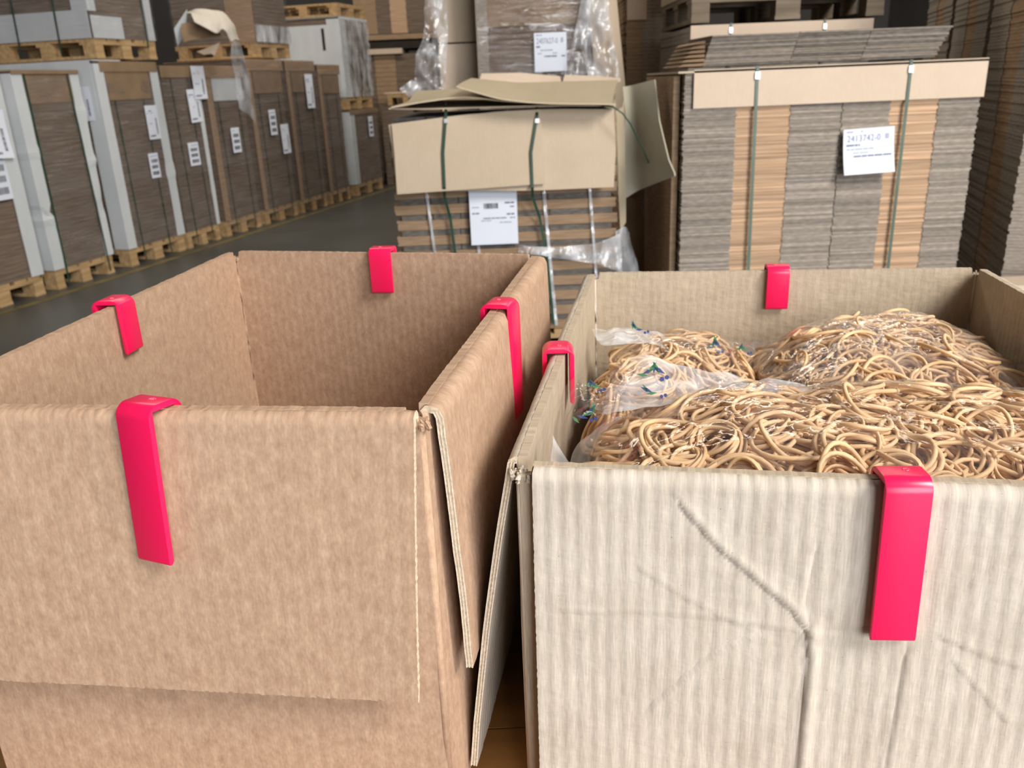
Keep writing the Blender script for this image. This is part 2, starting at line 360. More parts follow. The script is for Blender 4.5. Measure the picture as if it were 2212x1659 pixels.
# ------------------------------------------------------------------ paper labels
def text_mesh(s, size):
    c = bpy.data.curves.new('t', 'FONT'); c.body = s; c.size = size; c.resolution_u = 2
    o = bpy.data.objects.new('t', c); COL.objects.link(o)
    bpy.context.view_layer.update()
    me = bpy.data.meshes.new_from_object(o.evaluated_get(bpy.context.evaluated_depsgraph_get()))
    vs = [tuple(v.co) for v in me.vertices]; fs = [tuple(p.vertices) for p in me.polygons]
    bpy.data.objects.remove(o); bpy.data.meshes.remove(me); bpy.data.curves.remove(c)
    return vs, fs
def paper_label(parent, org, w, h, style, curl=0.0, rot=0.0, name='paper_label', nrm='-y', text=None):
    """sheet facing local -y (or -x) of the parent; org = lower left corner"""
    def place(a, b, d):
        ca, sa = math.cos(rot), math.sin(rot); a2 = a * ca - b * sa; b2 = a * sa + b * ca
        cz = -curl * (max(0, 1 - b / h) ** 2)
        if nrm == '-y': return (org[0] + a2, org[1] - d + cz, org[2] + b2)
        return (org[0] - d + cz, org[1] - a2, org[2] + b2)
    lab = sheet(name, lambda u, v: place(u, v, 0.004), lin(0, w, 5), lin(0, h, 9), 0.0012, ('paper', 'paper'), parent)
    pr = MB()
    def bar(a0, a1, b0, b1, mi):
        n = 4; vs = []; 
        for k in range(n + 1):
            b = b0 + (b1 - b0) * k / n
            vs += [place(a0, b, 0.0058), place(a1, b, 0.0058)]
        pr.add(vs, [(2 * k, 2 * k + 1, 2 * k + 3, 2 * k + 2) for k in range(n)], mi)
    rr = random.Random(int(w * 1e4) + int(org[2] * 1e3))
    def words(a0, a1, b, hh, mi, dens=0.7):
        a = a0
        while a < a1:
            l = rr.uniform(0.02, 0.09) * w / 0.5
            if rr.random() < dens: bar(a, min(a + l, a1), b, b + hh, mi)
            a += l + 0.014 * w
    def code(a0, a1, b0, b1, vert=False):
        t = a0 if not vert else b0; e = a1 if not vert else b1; st = (e - t) / 22
        while t < e:
            ww = st * rr.choice((0.35, 0.6, 0.9))
            if vert: bar(a0, a1, t, t + ww, 2)
            else: bar(t, t + ww, b0, b1, 2)
            t += ww + st * rr.choice((0.35, 0.6))
    if style == 'number':
        vs, fs = text_mesh(text, h * 0.205)
        xs = [q[0] for q in vs]; k = w * 0.66 / max(xs)
        pr.add([place(w * 0.07 + q[0] * k, h * 0.72 + q[1], 0.0058) for q in vs], fs, 0)
        words(w * .06, w * .38, h * .92, h * .035, 1); words(w * .06, w * .33, h * .62, h * .045, 0, .9)
        words(w * .06, w * .60, h * .535, h * .035, 1, .9); words(w * .10, w * .75, h * .455, h * .03, 1, .5); words(w * .2, w * .95, h * .375, h * .04, 0, .6)
        # small emblem at the upper right
        bar(w * .82, w * .90, h * .74, h * .86, 1)
    elif style == 'form':
        code(w * .30, w * .60, h * .64, h * .735); words(w * .68, w * .94, h * .72, h * .03, 0); words(w * .70, w * .94, h * .655, h * .022, 0)
        words(w * .05, w * .2, h * .70, h * .02, 1); words(w * .05, w * .2, h * .66, h * .02, 1); words(w * .05, w * .2, h * .55, h * .025, 0)
        words(w * .70, w * .94, h * .52, h * .03, 0, .9); words(w * .05, w * .95, h * .46, h * .02, 0, .6); words(w * .62, w * .95, h * .38, h * .022, 1); words(w * .05, w * .5, h * .42, h * .018, 1, .5)
    elif style == 'codes':
        code(w * .18, w * .85, h * .12, h * .27); code(w * .18, w * .85, h * .38, h * .52); code(w * .18, w * .85, h * .62, h * .76); words(w * .1, w * .9, h * .86, h * .04, 1)
    else:
        code(w * .70, w * .82, h * .15, h * .62, True); words(w * .08, w * .5, h * .82, h * .03, 0); words(w * .08, w * .6, h * .76, h * .03, 1); code(w * .1, w * .55, h * .08, h * .13); words(w * .15, w * .5, h * .45, h * .03, 1)
    pr.build('print', ['ink', 'ink_pale', 'ink_dark'], lab)
    return lab

# ------------------------------------------------------------------ pile of flat cardboard blanks
def pile(parent, x0, x1, d, z0, z1, n, mats, cols=None, jit=0.004, dz=0.15, lean=(0, 0), name='cardboard_blanks', rag=0.0, var=False):
    """joined layers of flat blanks; cols = [(xa, xb, matindex, recess)]"""
    mm = MB(); t = (z1 - z0) / n
    cols = cols or [(x0, x1, 0, 0.0)]
    for k in range(n):
        za = z0 + k * t; zz = (k + .5) / n
        ox = lean[0] * zz + RNG.uniform(-jit, jit); oy = lean[1] * zz
        sag = rag * RNG.uniform(-1, 1)
        for (a, b, mi, rec) in cols:
            if var: mi = mi * 4 + RNG.choice((0, 0, 1, 2, 3, 3))
            mm.box((a + ox, rec + oy + abs(RNG.uniform(-jit, jit)), za + t * dz * RNG.uniform(0.2, 1) * 0.5), (b + ox + sag, d + oy + RNG.uniform(-jit, jit), za + t), mi)
    o = mm.build(name, [m_ + q_ for m_ in mats for q_ in ('', '_b', '_c', '_d')] if var else mats, parent); o['kind'] = 'stuff'; return o

def strap(parent, x, d, z0, z1, mat='strap_green', wdt=0.012, side='front', seal=True, lean=0.0, out=0.006, bow=0.0):
    n = 8
    pts = [(x + lean * (1 - k / n), -out - bow * math.sin(math.pi * k / n), z0 + (z1 + 0.004 - z0) * k / n) for k in range(n + 1)] + [(x, 0.05, z1 + 0.006), (x, d, z1 + 0.006)]
    mm = MB(); mm.ribbon(pts, (wdt, 0, 0), 0.0016); o = mm.build('strap', mat, parent)
    if seal:
        mm = MB(); mm.box((x - wdt * .7, -out - 0.006, z1 - 0.045), (x + wdt * .7, -out + 0.002, z1 - 0.018)); mm.build('seal', 'strap_seal', o)
    return o
def wrap(parent, x0, x1, d, z0, z1, off=0.008, mat='stretch_film', faces=('y', 'x0'), amp=0.004):
    mm = MB()
    def grid(fn, nu, nv):
        vs = [fn(i / nu, j / nv) for i in range(nu + 1) for j in range(nv + 1)]
        mm.add(vs, [(i * (nv + 1) + j, (i + 1) * (nv + 1) + j, (i + 1) * (nv + 1) + j + 1, i * (nv + 1) + j + 1) for i in range(nu) for j in range(nv)])
    sd = RNG.uniform(0, 99)
    if 'y' in faces: grid(lambda a, b: (x0 - off + (x1 - x0 + 2 * off) * a, -off - amp * (1 + nz(a * 3 + sd, b * 16)), z0 + (z1 - z0) * b), 8, 30)
    if 'x0' in faces: grid(lambda a, b: (x0 - off - amp * (1 + nz(a * 3 + sd + 9, b * 16)), d - (d + off) * a, z0 + (z1 - z0) * b), 8, 30)
    if 'x1' in faces: grid(lambda a, b: (x1 + off + amp * (1 + nz(a * 3 + sd + 5, b * 16)), -off + (d + off) * a, z0 + (z1 - z0) * b), 8, 30)
    return mm.build('stretch_wrap', mat, parent, smooth=True)
def corner_post(parent, x, z0, z1, w1, w2, sgn, mat='white_board', seed=0, dent=0.0, off=0.004, t=0.006, kinks=()):
    """folded board over the vertical edge at (x, 0): flange w1 along the face, w2 along the side"""
    n = 26; mm = MB(); vs = []
    for k in range(n + 1):
        z = z0 + (z1 - z0) * k / n; f = k / n
        q = 0.006 * nz(seed + f * 6, 3.3) + sum(a * math.exp(-((f - c) / wd) ** 2) for c, wd, a in kinks)
        a = (x + sgn * (w1 + q * .8), -off - t); b = (x - sgn * (off + t + q * .5), -off - t - q * .4); c = (x - sgn * (off + t + q * .6), w2 + q * .5)
        a2 = (x + sgn * (w1 + q * .8), -off); b2 = (x - sgn * off, -off); c2 = (x - sgn * off, w2 + q * .5)
        vs += [(p[0], p[1], z) for p in (a, b, c, c2, b2, a2)]
    fs = [tuple(range(6)), tuple(n * 6 + i for i in range(5, -1, -1))]
    for k in range(n):
        for i in range(6):
            l = (i + 1) % 6; fs.append((k * 6 + i, k * 6 + l, (k + 1) * 6 + l, (k + 1) * 6 + i))
    mm.add(vs, fs); return mm.build('corner_post', mat, parent)
def cap(parent, x0, x1, d, z, fold, mat, t=0.006, name='cap_sheet', side=None, off=0.010):
    """sheet over the top, folded down over the front (and one side)"""
    mm = MB(); mm.box((x0 - off, -off - t, z), (x1 + off, d + off, z + t)); mm.box((x0 - off, -off - t, z - fold), (x1 + off, -off, z))
    if side: 
        s0, s1, f2 = side; mm.box((x0 - off - t, s0, z - f2), (x0 - off, s1, z + t))
    return mm.build(name, mat, parent)

# ------------------------------------------------------------------ left row of stacks along the aisle
def rowp(x):
    return onz(x, 666 - 0.314 * x, 0.0)
e = rowp(828) - rowp(0); RZ = math.atan2(e[1], e[0]); EX = e / np.linalg.norm(e)
m = MB()
a = rowp(-200) ; b = rowp(900); nrm = np.array([EX[1], -EX[0], 0])
for k in range(12):
    p = a + (b - a) * k / 12; q = a + (b - a) * (k + 0.97) / 12
    m.add([p + nrm * 0.10 + [0, 0, .001], p + nrm * .17 + [0, 0, .001], q + nrm * .17 + [0, 0, .001], q + nrm * .10 + [0, 0, .001]], [(0, 1, 2, 3)])
fl = m.build('floor_line', 'line_paint', floor)
PW = 0.80
row = [  # x0px, x1px, top ypix, style
    ('A', -75, 100, 150), ('B', 127, 249, 152), ('C', 285, 402, 132), ('D', 409, 478, 142), ('E', 492, 566, 142), ('F', 576, 645, 128), ('G', 653, 708, 131), ('H', 716, 758, 140), ('I', 772, 828, 237)]
LAB = {
 'A': 'brown cardboard stack with hanging white delivery sheets at the left picture edge',
 'B': 'brown cardboard stack with crushed white corner posts and green straps in left row',
 'C': 'brown cardboard stack with white top cover, smooth white corner post and barcode label',
 'D': 'brown cardboard stack bearing two overlapping white sheets high on its right edge',
 'E': 'film-wrapped brown stack with hanging torn film, right of the white-edged stacks',
 'F': 'film-wrapped brown stack below the small wrapped upper stack, two tilted white labels low down',
 'G': 'film-wrapped brown stack with one tall narrow label near its upper right edge',
 'H': 'narrow film-wrapped brown stack before the short far stack in left row',
 'I': 'short film-wrapped stack with grey-white corner post at the far end of left row'}
STK = {}
for nm, xa, xb, yt in row:
    p0 = rowp(xa); p1 = rowp(xb); L = float(np.linalg.norm(p1 - p0))
    if nm == 'A': L = 0.70; p0 = p1 - EX * L
    D = 0.95
    pl = pallet('pallet', (p0[0] - nrm[0] * 0.0, p0[1], 0), RZ, L, D, {'A': 'wooden pallet at the left picture edge under the stack with hanging sheets', 'B': 'wooden pallet under the stack with crushed white corner posts', 'C': 'wooden pallet under the stack with white top cover', 'D': 'wooden pallet under the stack with two overlapping white sheets', 'E': 'wooden pallet under the stack draped with torn hanging film', 'F': 'wooden pallet under the stack with two tilted low labels', 'G': 'wooden pallet under the stack with one tall narrow label', 'H': 'wooden pallet under the narrow stack before the last one', 'I': 'wooden pallet under the short stack ending the left row'}[nm], 'pallets on the floor of the left row')
    c = np.array([p0[0], p0[1], 0]) + nrm * 0.002
    c[2] = 0.144
    zt = z_at((c[0] + EX[0] * L * .3, c[1] + EX[1] * L * .3), yt) - 0.144
    r = empty('cardboard_stack', c, RZ, LAB[nm], 'cardboard stack', 'wrapped cardboard stacks of the left row')
    STK[nm] = (r, L, D - .04, zt, c)
    D2 = D - .04
    pile(r, 0.01, L - 0.01, D2, 0.0, zt - 0.01, 46, ['sheet_brown'], jit=0.004)
    if nm == 'A':
        corner_post(r, L, 0.0, zt - .02, 0.10, 0.10, -1, seed=2)
        paper_label(r, (L - 0.30, -0.02, zt * 0.40), 0.19, 0.30, 'codes', name='paper_label')
        paper_label(r, (L - 0.26, -0.03, zt * 0.60), 0.20, 0.31, 'note', curl=0.03, rot=-0.06, name='hanging_sheet')
        strap(r, L - 0.02, D2, -0.02, zt - .005, seal=False); strap(r, 0.2, D2, -0.02, zt - .005, seal=False)
        cap(r, 0, L, D2, zt - .01, 0.008, 'brown_board')
    if nm == 'B':
        corner_post(r, 0.0, 0.0, zt - .02, 0.085, 0.15, 1, seed=5, kinks=((0.28, 0.03, 0.03), (0.30, 0.02, -0.05), (0.62, 0.015, 0.02), (0.12, .1, .015)), t=0.008)
        corner_post(r, L, 0.0, zt - .02, 0.07, 0.10, -1, seed=8, kinks=((0.55, 0.02, 0.03), (0.3, 0.05, -0.02), (0.8, .04, .02)), t=0.006)
        strap(r, 0.10, D2, -0.12, zt - .005, wdt=0.016, seal=False, out=0.014); strap(r, L - 0.10, D2, -0.12, zt - .005, wdt=0.014, seal=False, out=0.012, lean=0.04)
        mm = MB(); mm.ribbon([(-0.016, 0.17, 0.0), (-0.016, 0.165, zt * .5), (-0.016, 0.17, zt)], (0, 0.016, 0), 0.002); mm.build('strap', 'strap_green', r)
        cap(r, 0, L, D2, zt - .01, 0.014, 'brown_board', t=0.012); 
        mm = MB(); mm.box((0.03, -0.006, zt * 0.84), (L - .04, -0.001, zt - 0.02)); mm.build('cover_sheet', 'brown_board', r)
        wrap(r, 0.02, L - .02, D2, 0.0, zt * 0.97, off=0.003)
    if nm == 'C':
        corner_post(r, 0.0, 0.0, zt - .02, 0.09, 0.12, 1, seed=12, t=0.007)
        corner_post(r, L, 0.0, zt - .05, 0.09, 0.08, -1, seed=15, kinks=((0.4, 0.03, 0.02),))
        mm = MB(); mm.box((-0.012, 0.02, zt - 0.42), (-0.006, D2, zt)); mm.build('white_cover', 'white_board', r)
        mm = MB(); mm.box((-0.012, -0.01, zt), (0.30, D2, zt + 0.008)); mm.build('white_cover', 'white_board', r)
        cap(r, 0.06, L - .01, D2, zt - .008, 0.07, 'brown_board', t=0.006)
        paper_label(r, (-0.014, 0.21, zt - 0.43), 0.15, 0.25, 'note', name='paper_label', nrm='-x')
        paper_label(r, (L - 0.24, -0.01, zt * .575), 0.15, 0.27, 'note', name='paper_label')
        paper_label(r, (L - 0.30, -0.01, zt * .36), 0.12, 0.20, 'codes', name='barcode_label')
        for x in (0.16, 0.50): strap(r, x, D2, -0.12, zt + .004, seal=False, wdt=0.012, lean=0.02)
        mm = MB(); mm.box((0.10, -0.007, zt * .80), (L - .11, -0.002, zt - 0.06)); mm.build('cover_sheet', 'brown_board', r)
        wrap(r, 0.09, L, D2, 0.0, zt * .9, off=0.003, faces=('y',))
    if nm == 'D':
        corner_post(r, L, 0.0, zt - .25, 0.045, 0.08, -1, seed=21)
        cap(r, 0.0, L, D2, zt - .006, 0.09, 'brown_board')
        paper_label(r, (L - 0.20, -0.02, zt * .66), 0.17, 0.28, 'note', rot=.03); paper_label(r, (L - 0.11, -0.03, zt * .80), 0.19, 0.28, 'note', name='paper_label')
        paper_label(r, (L - 0.30, -0.01, zt * .40), 0.15, 0.20, 'codes', name='barcode_label')
        for x in (0.12, 0.36): strap(r, x, D2, -0.12, zt, seal=False, wdt=0.010, lean=0.02)
        wrap(r, 0.0, L, D2, 0.0, zt - .02, off=0.004, faces=('y',))
    if nm in 'EFGH':
        mm = MB(); mm.box((0.0, -0.010, 0.0), (0.085 if nm == 'E' else 0.07, -0.002, zt - .04)); mm.build('corner_board', 'sheet_midbrown', r)
        cap(r, 0.0, L, D2, zt - .006, 0.10, 'sheet_midbrown')
        mm = MB(); mm.box((0.10, -0.009, zt * .78), (L - .03, -0.003, zt - 0.11)); mm.build('cover_sheet', 'white_board' if nm == 'E' else 'brown_board', r)
        for x in (0.16, L - .13): strap(r, x, D2, -0.12, zt, seal=False, wdt=0.010, lean=0.02)
        wrap(r, 0.0, L, D2, -0.06, zt - .01, off=0.010, faces=('y',), amp=0.010)
        if nm == 'E': paper_label(r, (L * .40, -0.035, zt * .44), 0.14, 0.23, 'codes')
        if nm == 'F': paper_label(r, (L * .38, -0.035, zt * .50), 0.13, 0.25, 'codes'); paper_label(r, (L * .68, -0.035, zt * .36), 0.16, 0.30, 'note', rot=.02)
        if nm == 'G': paper_label(r, (L * .55, -0.035, zt * .66), 0.17, 0.36, 'note')
    if nm == 'I':
        corner_post(r, 0.0, 0.0, zt - .02, 0.12, 0.10, 1, seed=31)
        cap(r, 0.0, L, D2, zt - .006, 0.05, 'brown_board')
        wrap(r, 0.0, L, D2, -0.06, zt - .01, off=0.012, faces=('y',), amp=0.010)
        paper_label(r, (L * .55, -0.035, zt * .62), 0.13, 0.25, 'codes')
# upper tier
def upper(base, dx, dy, Lx, Dy, H, label, plabel, dz=0.02):
    r0, L, D, zt, c = STK[base]
    o = c + EX * dx - nrm * dy; z = 0.144 + zt + dz
    pallet('pallet', (o[0], o[1], z), RZ, Lx, Dy, plabel, 'pallets on top of the left row')
    r = empty('cardboard_stack', (o[0], o[1], z + 0.145), RZ, label, 'cardboard stack', 'stacks on top of the left row')
    return r
r = upper('C', 0.10, 0.03, 0.72, 0.95, 1.2, 'strapped brown stack with white bottom skirt standing on the upper left pallet', 'wooden pallet lying on the white-covered stack at upper left')
pile(r, 0.01, 0.71, 0.93, 0, 1.1, 34, ['sheet_brown'])
mm = MB(); mm.box((-0.014, 0.01, 0.0), (-0.004, 0.92, 0.20)); mm.build('white_skirt', 'white_board', r)
mm = MB(); mm.box((0.0, -0.012, 0.0), (0.34, -0.004, 0.16)); mm.build('white_skirt', 'white_board', r)
corner_post(r, 0.0, 0.19, 1.08, 0.07, 0.14, 1, seed=41, t=0.007); corner_post(r, 0.71, 0.0, 1.08, 0.07, 0.08, -1, seed=43)
mm = MB(); mm.box((-0.018, 0.86, 0.06), (-0.008, 0.97, 1.08)); mm.build('corner_post', 'white_board', r)
for y in (0.28, 0.66):
    mm = MB(); mm.ribbon([(-0.022, y + .02, -0.10), (-0.022, y, 0.5), (-0.022, y, 1.1)], (0, 0.016, 0), 0.002); mm.build('strap', 'strap_green', r)
strap(r, 0.62, 0.9, -0.06, 1.1, seal=False, wdt=0.014)
wrap(r, 0.0, 0.72, 0.93, 0.0, 1.1, off=0.012, faces=('y', 'x0'), amp=0.012)

r = upper('F', 0.30, 0.02, 0.66, 0.95, 1.2, 'film-wrapped dark brown stack on the small upper pallet, behind torn cardboard', 'small wooden pallet on top of the row below the wrapped upper stack')
pile(r, 0.01, 0.65, 0.93, 0, 1.1, 30, ['sheet_brown'])
mm = MB(); mm.box((-0.008, 0.0, 0.0), (0.0, 0.30, 1.1)); mm.build('corner_board', 'sheet_midbrown', r)
wrap(r, 0.0, 0.65, 0.93, -0.02, 1.1, off=0.012, mat='stretch_film', faces=('y', 'x0'), amp=0.012)
mm = MB(); mm.box((-0.02, -0.03, 0.0), (0.67, -0.02, 0.16)); mm.build('film_band', 'stretch_film_loose', r)

r = upper('I', 0.02, 0.03, 0.78, 0.95, 1.2, 'white-sided tall stack wrapped in film on the far short stack', 'wooden pallet under the white-sided tall stack', dz=0.01)
HU = float(z_at((r.location.x, r.location.y), 36)) - r.location.z
pile(r, 0.01, 0.77, 0.93, 0, HU, 30, ['sheet_brown'])
mm = MB(); mm.box((-0.012, 0.03, 0.24), (-0.003, 0.93, HU - .08)); mm.build('white_side', 'white_board', r)
mm = MB(); mm.box((-0.016, 0.20, HU * .6), (-0.012, 0.235, HU - .12)); mm.build('dark_slot', 'dark_ply', r)
corner_post(r, 0.0, 0.0, HU - .02, 0.16, 0.16, 1, seed=51, t=0.008)
cap(r, 0.0, 0.78, 0.93, HU, 0.03, 'white_board')
wrap(r, 0.0, 0.77, 0.93, 0.0, HU - .01, off=0.014, faces=('y',), amp=0.014, mat='stretch_film_loose')
r0 = r
o = np.array(r.location); pallet('pallet', (o[0], o[1], o[2] + HU + .012), RZ, 0.8, 0.95, 'wooden pallet on top of the white-sided tall stack', 'pallets on top of the left row')

# torn cardboard and hanging film between the upper stacks
def loft(name, rows, mat, parent=None, t=0.0, nu=24, nv=10, amp=0.0, freq=8, origin=(0, 0, 0), seed=0.0, edge=None, ctrl=True):
    """surface through rows of 3D points"""
    R = [np.array(r_, float) for r_ in rows]
    def resample(P, n):
        d = np.r_[0, np.cumsum(np.linalg.norm(np.diff(P, axis=0), axis=1))]; d /= d[-1]
        q = np.linspace(0, 1, n); return np.stack([np.interp(q, d, P[:, k]) for k in range(3)], 1)
    A = np.stack([resample(P, nu) for P in R])           # rows x nu x 3
    kk = np.linspace(0, len(R) - 1, nv); out = np.zeros((nv, nu, 3))
    for j, k in enumerate(kk):
        i = min(int(k), len(R) - 2); f = k - i; f = f * f * (3 - 2 * f); out[j] = A[i] * (1 - f) + A[i + 1] * f
    # smooth along u
    for _ in range(2): out[:, 1:-1] = (out[:, :-2] + 2 * out[:, 1:-1] + out[:, 2:]) / 4
    du = np.gradient(out, axis=1); dv = np.gradient(out, axis=0); n = np.cross(du, dv); n /= np.linalg.norm(n, axis=2, keepdims=True) + 1e-9
    if amp:
        for j in range(nv):
            for i in range(nu):
                p = out[j, i] * freq
                out[j, i] += n[j, i] * amp * (nz(p[0] + seed, p[1], p[2]) + 0.5 * nz(p[0] * 2.3 + seed, p[1] * 2.3, p[2] * 2.3))
    o_ = np.array(origin)
    if t:
        us = list(range(nu)); vs = list(range(nv))
        sc = float(np.linalg.norm(out[0, -1] - out[0, 0])) / (nu - 1)
        ob = sheet(name, lambda u, v: out[int(round(v / sc)), int(round(u / sc))], [u * sc for u in us], [v * sc for v in vs], t, (mat, edge or mat), parent, origin)
    else:
        mm = MB(); mm.add((out - o_).reshape(-1, 3), [(j * nu + i, j * nu + i + 1, (j + 1) * nu + i + 1, (j + 1) * nu + i) for j in range(nv - 1) for i in range(nu - 1)])
        ob = mm.build(name, mat, parent, smooth=True)
    if parent is None: ob.location = origin
    return ob
def pts(L, Y):
    return [at(x, y, Y if len(q) == 0 else q[0]) for x, y, *q in L]

p = at(445, 120, 7.9)
tc = empty('torn_cardboard', p, 0, 'torn crumpled pale cardboard sheet lying between the upper stacks at left', 'cardboard')
loft('crumpled_sheet', [pts([(398, 30, 7.9), (420, 22), (450, 20), (485, 28), (505, 50), (518, 88)], 7.7), pts([(412, 30, 7.5), (430, 34), (452, 38), (480, 40), (497, 58), (508, 85)], 7.5), pts([(420, 45, 7.35), (440, 58), (470, 74), (478, 60), (490, 66), (500, 90)], 7.35)], 'pale_board', tc, t=0.006, origin=p, amp=0.012)
loft('folded_panel', [pts([(392, 52), (400, 50), (470, 46)], 7.65), pts([(392, 72), (400, 70), (474, 72)], 7.55), pts([(398, 92), (410, 88), (478, 76)], 7.5)], 'brown_board', tc, t=0.006, origin=p)
loft('tan_tip', [pts([(425, 112), (450, 103), (475, 92)], 7.5), pts([(440, 118), (455, 116), (464, 120)], 7.45)], 'tan_board', tc, t=0.005, origin=p)
loft('side_panel', [pts([(376, 62), (404, 20)], 7.7), pts([(384, 100), (402, 68)], 7.7)], 'white_board', tc, t=0.005, origin=p)
loft('hanging_film', [pts([(500, 90), (516, 92), (520, 96)], 7.45), pts([(498, 125), (512, 120), (528, 135)], 7.5), pts([(508, 165), (525, 160), (540, 170)], 7.6), pts([(510, 210), (530, 200), (545, 215)], 7.65), pts([(518, 232), (535, 245), (553, 268)], 7.7)], 'stretch_film_loose', tc, origin=p, amp=0.03, freq=9)

# far frontal stacks beyond the row (columns of blanks)
def frontal(name, px0, px1, pyb, pyt, Y, depth, label, cat='cardboard stack', group=None, yaw=0.0):
    a = at(px0, pyb, Y); b = at(px1, pyb, Y); t = at((px0 + px1) / 2, pyt, Y); z0 = (a[2] + b[2]) / 2
    r = empty(name, (a[0], Y, z0), yaw, label, cat, group)
    return r, float(b[0] - a[0]), float(t[2] - z0)
r, W_, H_ = frontal('cardboard_stack', 770, 985, 84, -60, 13.0, 1.0, 'far stack of striped light and dark cardboard above the aisle end')
pile(r, 0, W_, 1.0, 0.08, H_, 24, ['sheet_brown', 'sheet_midbrown', 'sheet_tan'], cols=[(0, W_ * .22, 1, 0), (W_ * .22, W_ * .36, 0, .01), (W_ * .36, W_ * .52, 2, 0), (W_ * .52, W_ * .72, 0, .01), (W_ * .72, W_, 1, 0)])
mm = MB(); mm.box((0, -0.02, 0.0), (W_, 0.9, 0.07)); mm.build('base_board', 'sheet_midbrown', r)
r, W_, H_ = frontal('cardboard_stack', 790, 960, 400, 100, 12.9, 1.0, 'far dark cardboard stack with pale lid below the striped stack')
r.location.z = 0.145; H_ = float(at(850, 100, 12.9)[2]) - 0.145
pile(r, 0, W_, 1.0, 0.0, H_ - .1, 26, ['sheet_brown', 'sheet_midbrown'], cols=[(0, W_ * .25, 0, .01), (W_ * .25, W_ * .5, 1, 0), (W_ * .5, W_, 0, .01)])
mm = MB(); mm.box((-0.06, -0.08, H_ - .10), (W_ * .6, 0.9, H_ - 0.03)); mm.build('lid', 'cream_board', r)
mm = MB(); mm.box((0.0, 0.05, H_ - .03), (W_, 0.95, at(850, 84, 12.95)[2] - 0.175)); mm.build('spacer', 'dark_ply', r)
pallet('pallet', (r.location.x, 12.92, 0), 0, W_, 1.0, 'wooden pallet under the far dark stack with pale lid', None)
# debris pallet near
p = at(838, 228, 12.1)
pp = pallet('pallet', (p[0], 12.1, p[2]), 0.0, 0.50, 0.6, 'wooden pallet with loose boards beyond the white-sided stack', None)
r, W_, H_ = frontal('cardboard_stack', 838, 905, 420, 232, 12.1, .6, 'low grey stack carrying the pallet with loose boards, mostly hidden')
r.location.z = 0.0; H_ = p[2] - 0.004
pile(r, 0.01, W_, .6, 0, H_, 20, ['sheet_brown'])
mm = MB(); mm.box((-0.05, .1, 0.15), (0.28, .4, 0.17)); lo = mm.build('loose_board', 'cream_board', pp)

# ------------------------------------------------------------------ centre stack
CY = 3.98
a = at(850, 712, CY); b = at(1335, 712, CY)
cx0, cw = float(at(850, 420, CY)[0]), 1.04
pallet('pallet', (cx0 - .02, CY, 0), 0.0, 1.10, 0.80, 'wooden pallet under the centre stack with the white delivery form')
r = empty('cardboard_stack', (cx0, CY + .01, 0.146), 0.0, 'centre stack of tan and grey layered cardboard with white delivery form and tan cover box', 'cardboard stack')
ztop = float(at(1100, 245, CY)[2]) - 0.146
zmid = float(at(1100, 400, CY)[2]) - 0.146
nb = 14; bh = ztop / nb
for k in range(nb):
    z0 = k * bh
    mm = MB()
    jx = RNG.uniform(-.006, .006)
    nl = 5; tt = bh * 0.60 / nl
    for q in range(nl):
        mm.box((jx + RNG.uniform(-.003, .003), RNG.uniform(0, .004), z0 + q * tt + .0006), (cw + jx + RNG.uniform(-.003, .003), 0.76, z0 + (q + 1) * tt), 0)
    mm.build('tan_bundle', ['sheet_tan2'] if False else ['sheet_midbrown'], r)
    mm = MB(); z1 = z0 + bh * .60
    cuts = [0.02, 0.17, 0.30, 0.55, 0.72, cw - .02]
    for q in range(2):
        for c0, c1 in zip(cuts[:-1], cuts[1:]):
            mm.box((c0 + .002 + jx, 0.006 + RNG.uniform(0, .006), z1 + q * bh * .20 + .0005), (c1 - .002 + jx, 0.76, z1 + (q + 1) * bh * .20), 0)
    mm.build('grey_bundle', ['sheet_darkgrey'], r)
# clear film bands hanging down the face
for i, (x, w_) in enumerate(((0.175, .012), (0.385, .014), (0.72, .014), (0.935, .012))):
    mm = MB(); n = 26
    P_ = [(x + .05 * (k / n - .5) * (-1), -0.012 - 0.004 * math.sin(k * 1.7), 0.02 + (zmid + .02) * k / n) for k in range(n + 1)]
    mm.ribbon(P_, (w_, 0, 0), 0.002); mm.build('clear_band', 'stretch_film_loose', r)
for px_t, px_m, px_b in ((963, 960, 985), (1160, 1150, 1182)):
    P_ = []
    for (px_, py_, Y_) in ((px_b + 14, 700, CY - .01), (px_b, 560, CY - .015), ((px_b + px_m) / 2, 470, CY - .02), (px_m, 425, CY - .06), (px_m, 405, 3.868), (px_m - 3, 330, 3.885), (px_t, 250, 3.90), (px_t, 236, 3.92), (px_t, 232, 3.96), (px_t, 222, 4.3)):
        q_ = at(px_, py_, Y_); P_.append((q_[0] - cx0, q_[1] - CY - .01, q_[2] - .146))
    mm = MB(); mm.ribbon(P_, (0.013, 0, 0), 0.002); st_ = mm.build('strap', 'strap_green', r)
    q_ = P_[6]; mm = MB(); mm.box((q_[0] - .009, q_[1] - .006, q_[2] - .03), (q_[0] + .009, q_[1] + .002, q_[2] - .012)); mm.build('seal', 'strap_seal', st_)
paper_label(r, (float(at(1019, 528, CY)[0]) - cx0, -0.028, float(at(1019, 528, CY)[2]) - .146), 0.222, 0.262, 'form', curl=0.0, name='delivery_form')
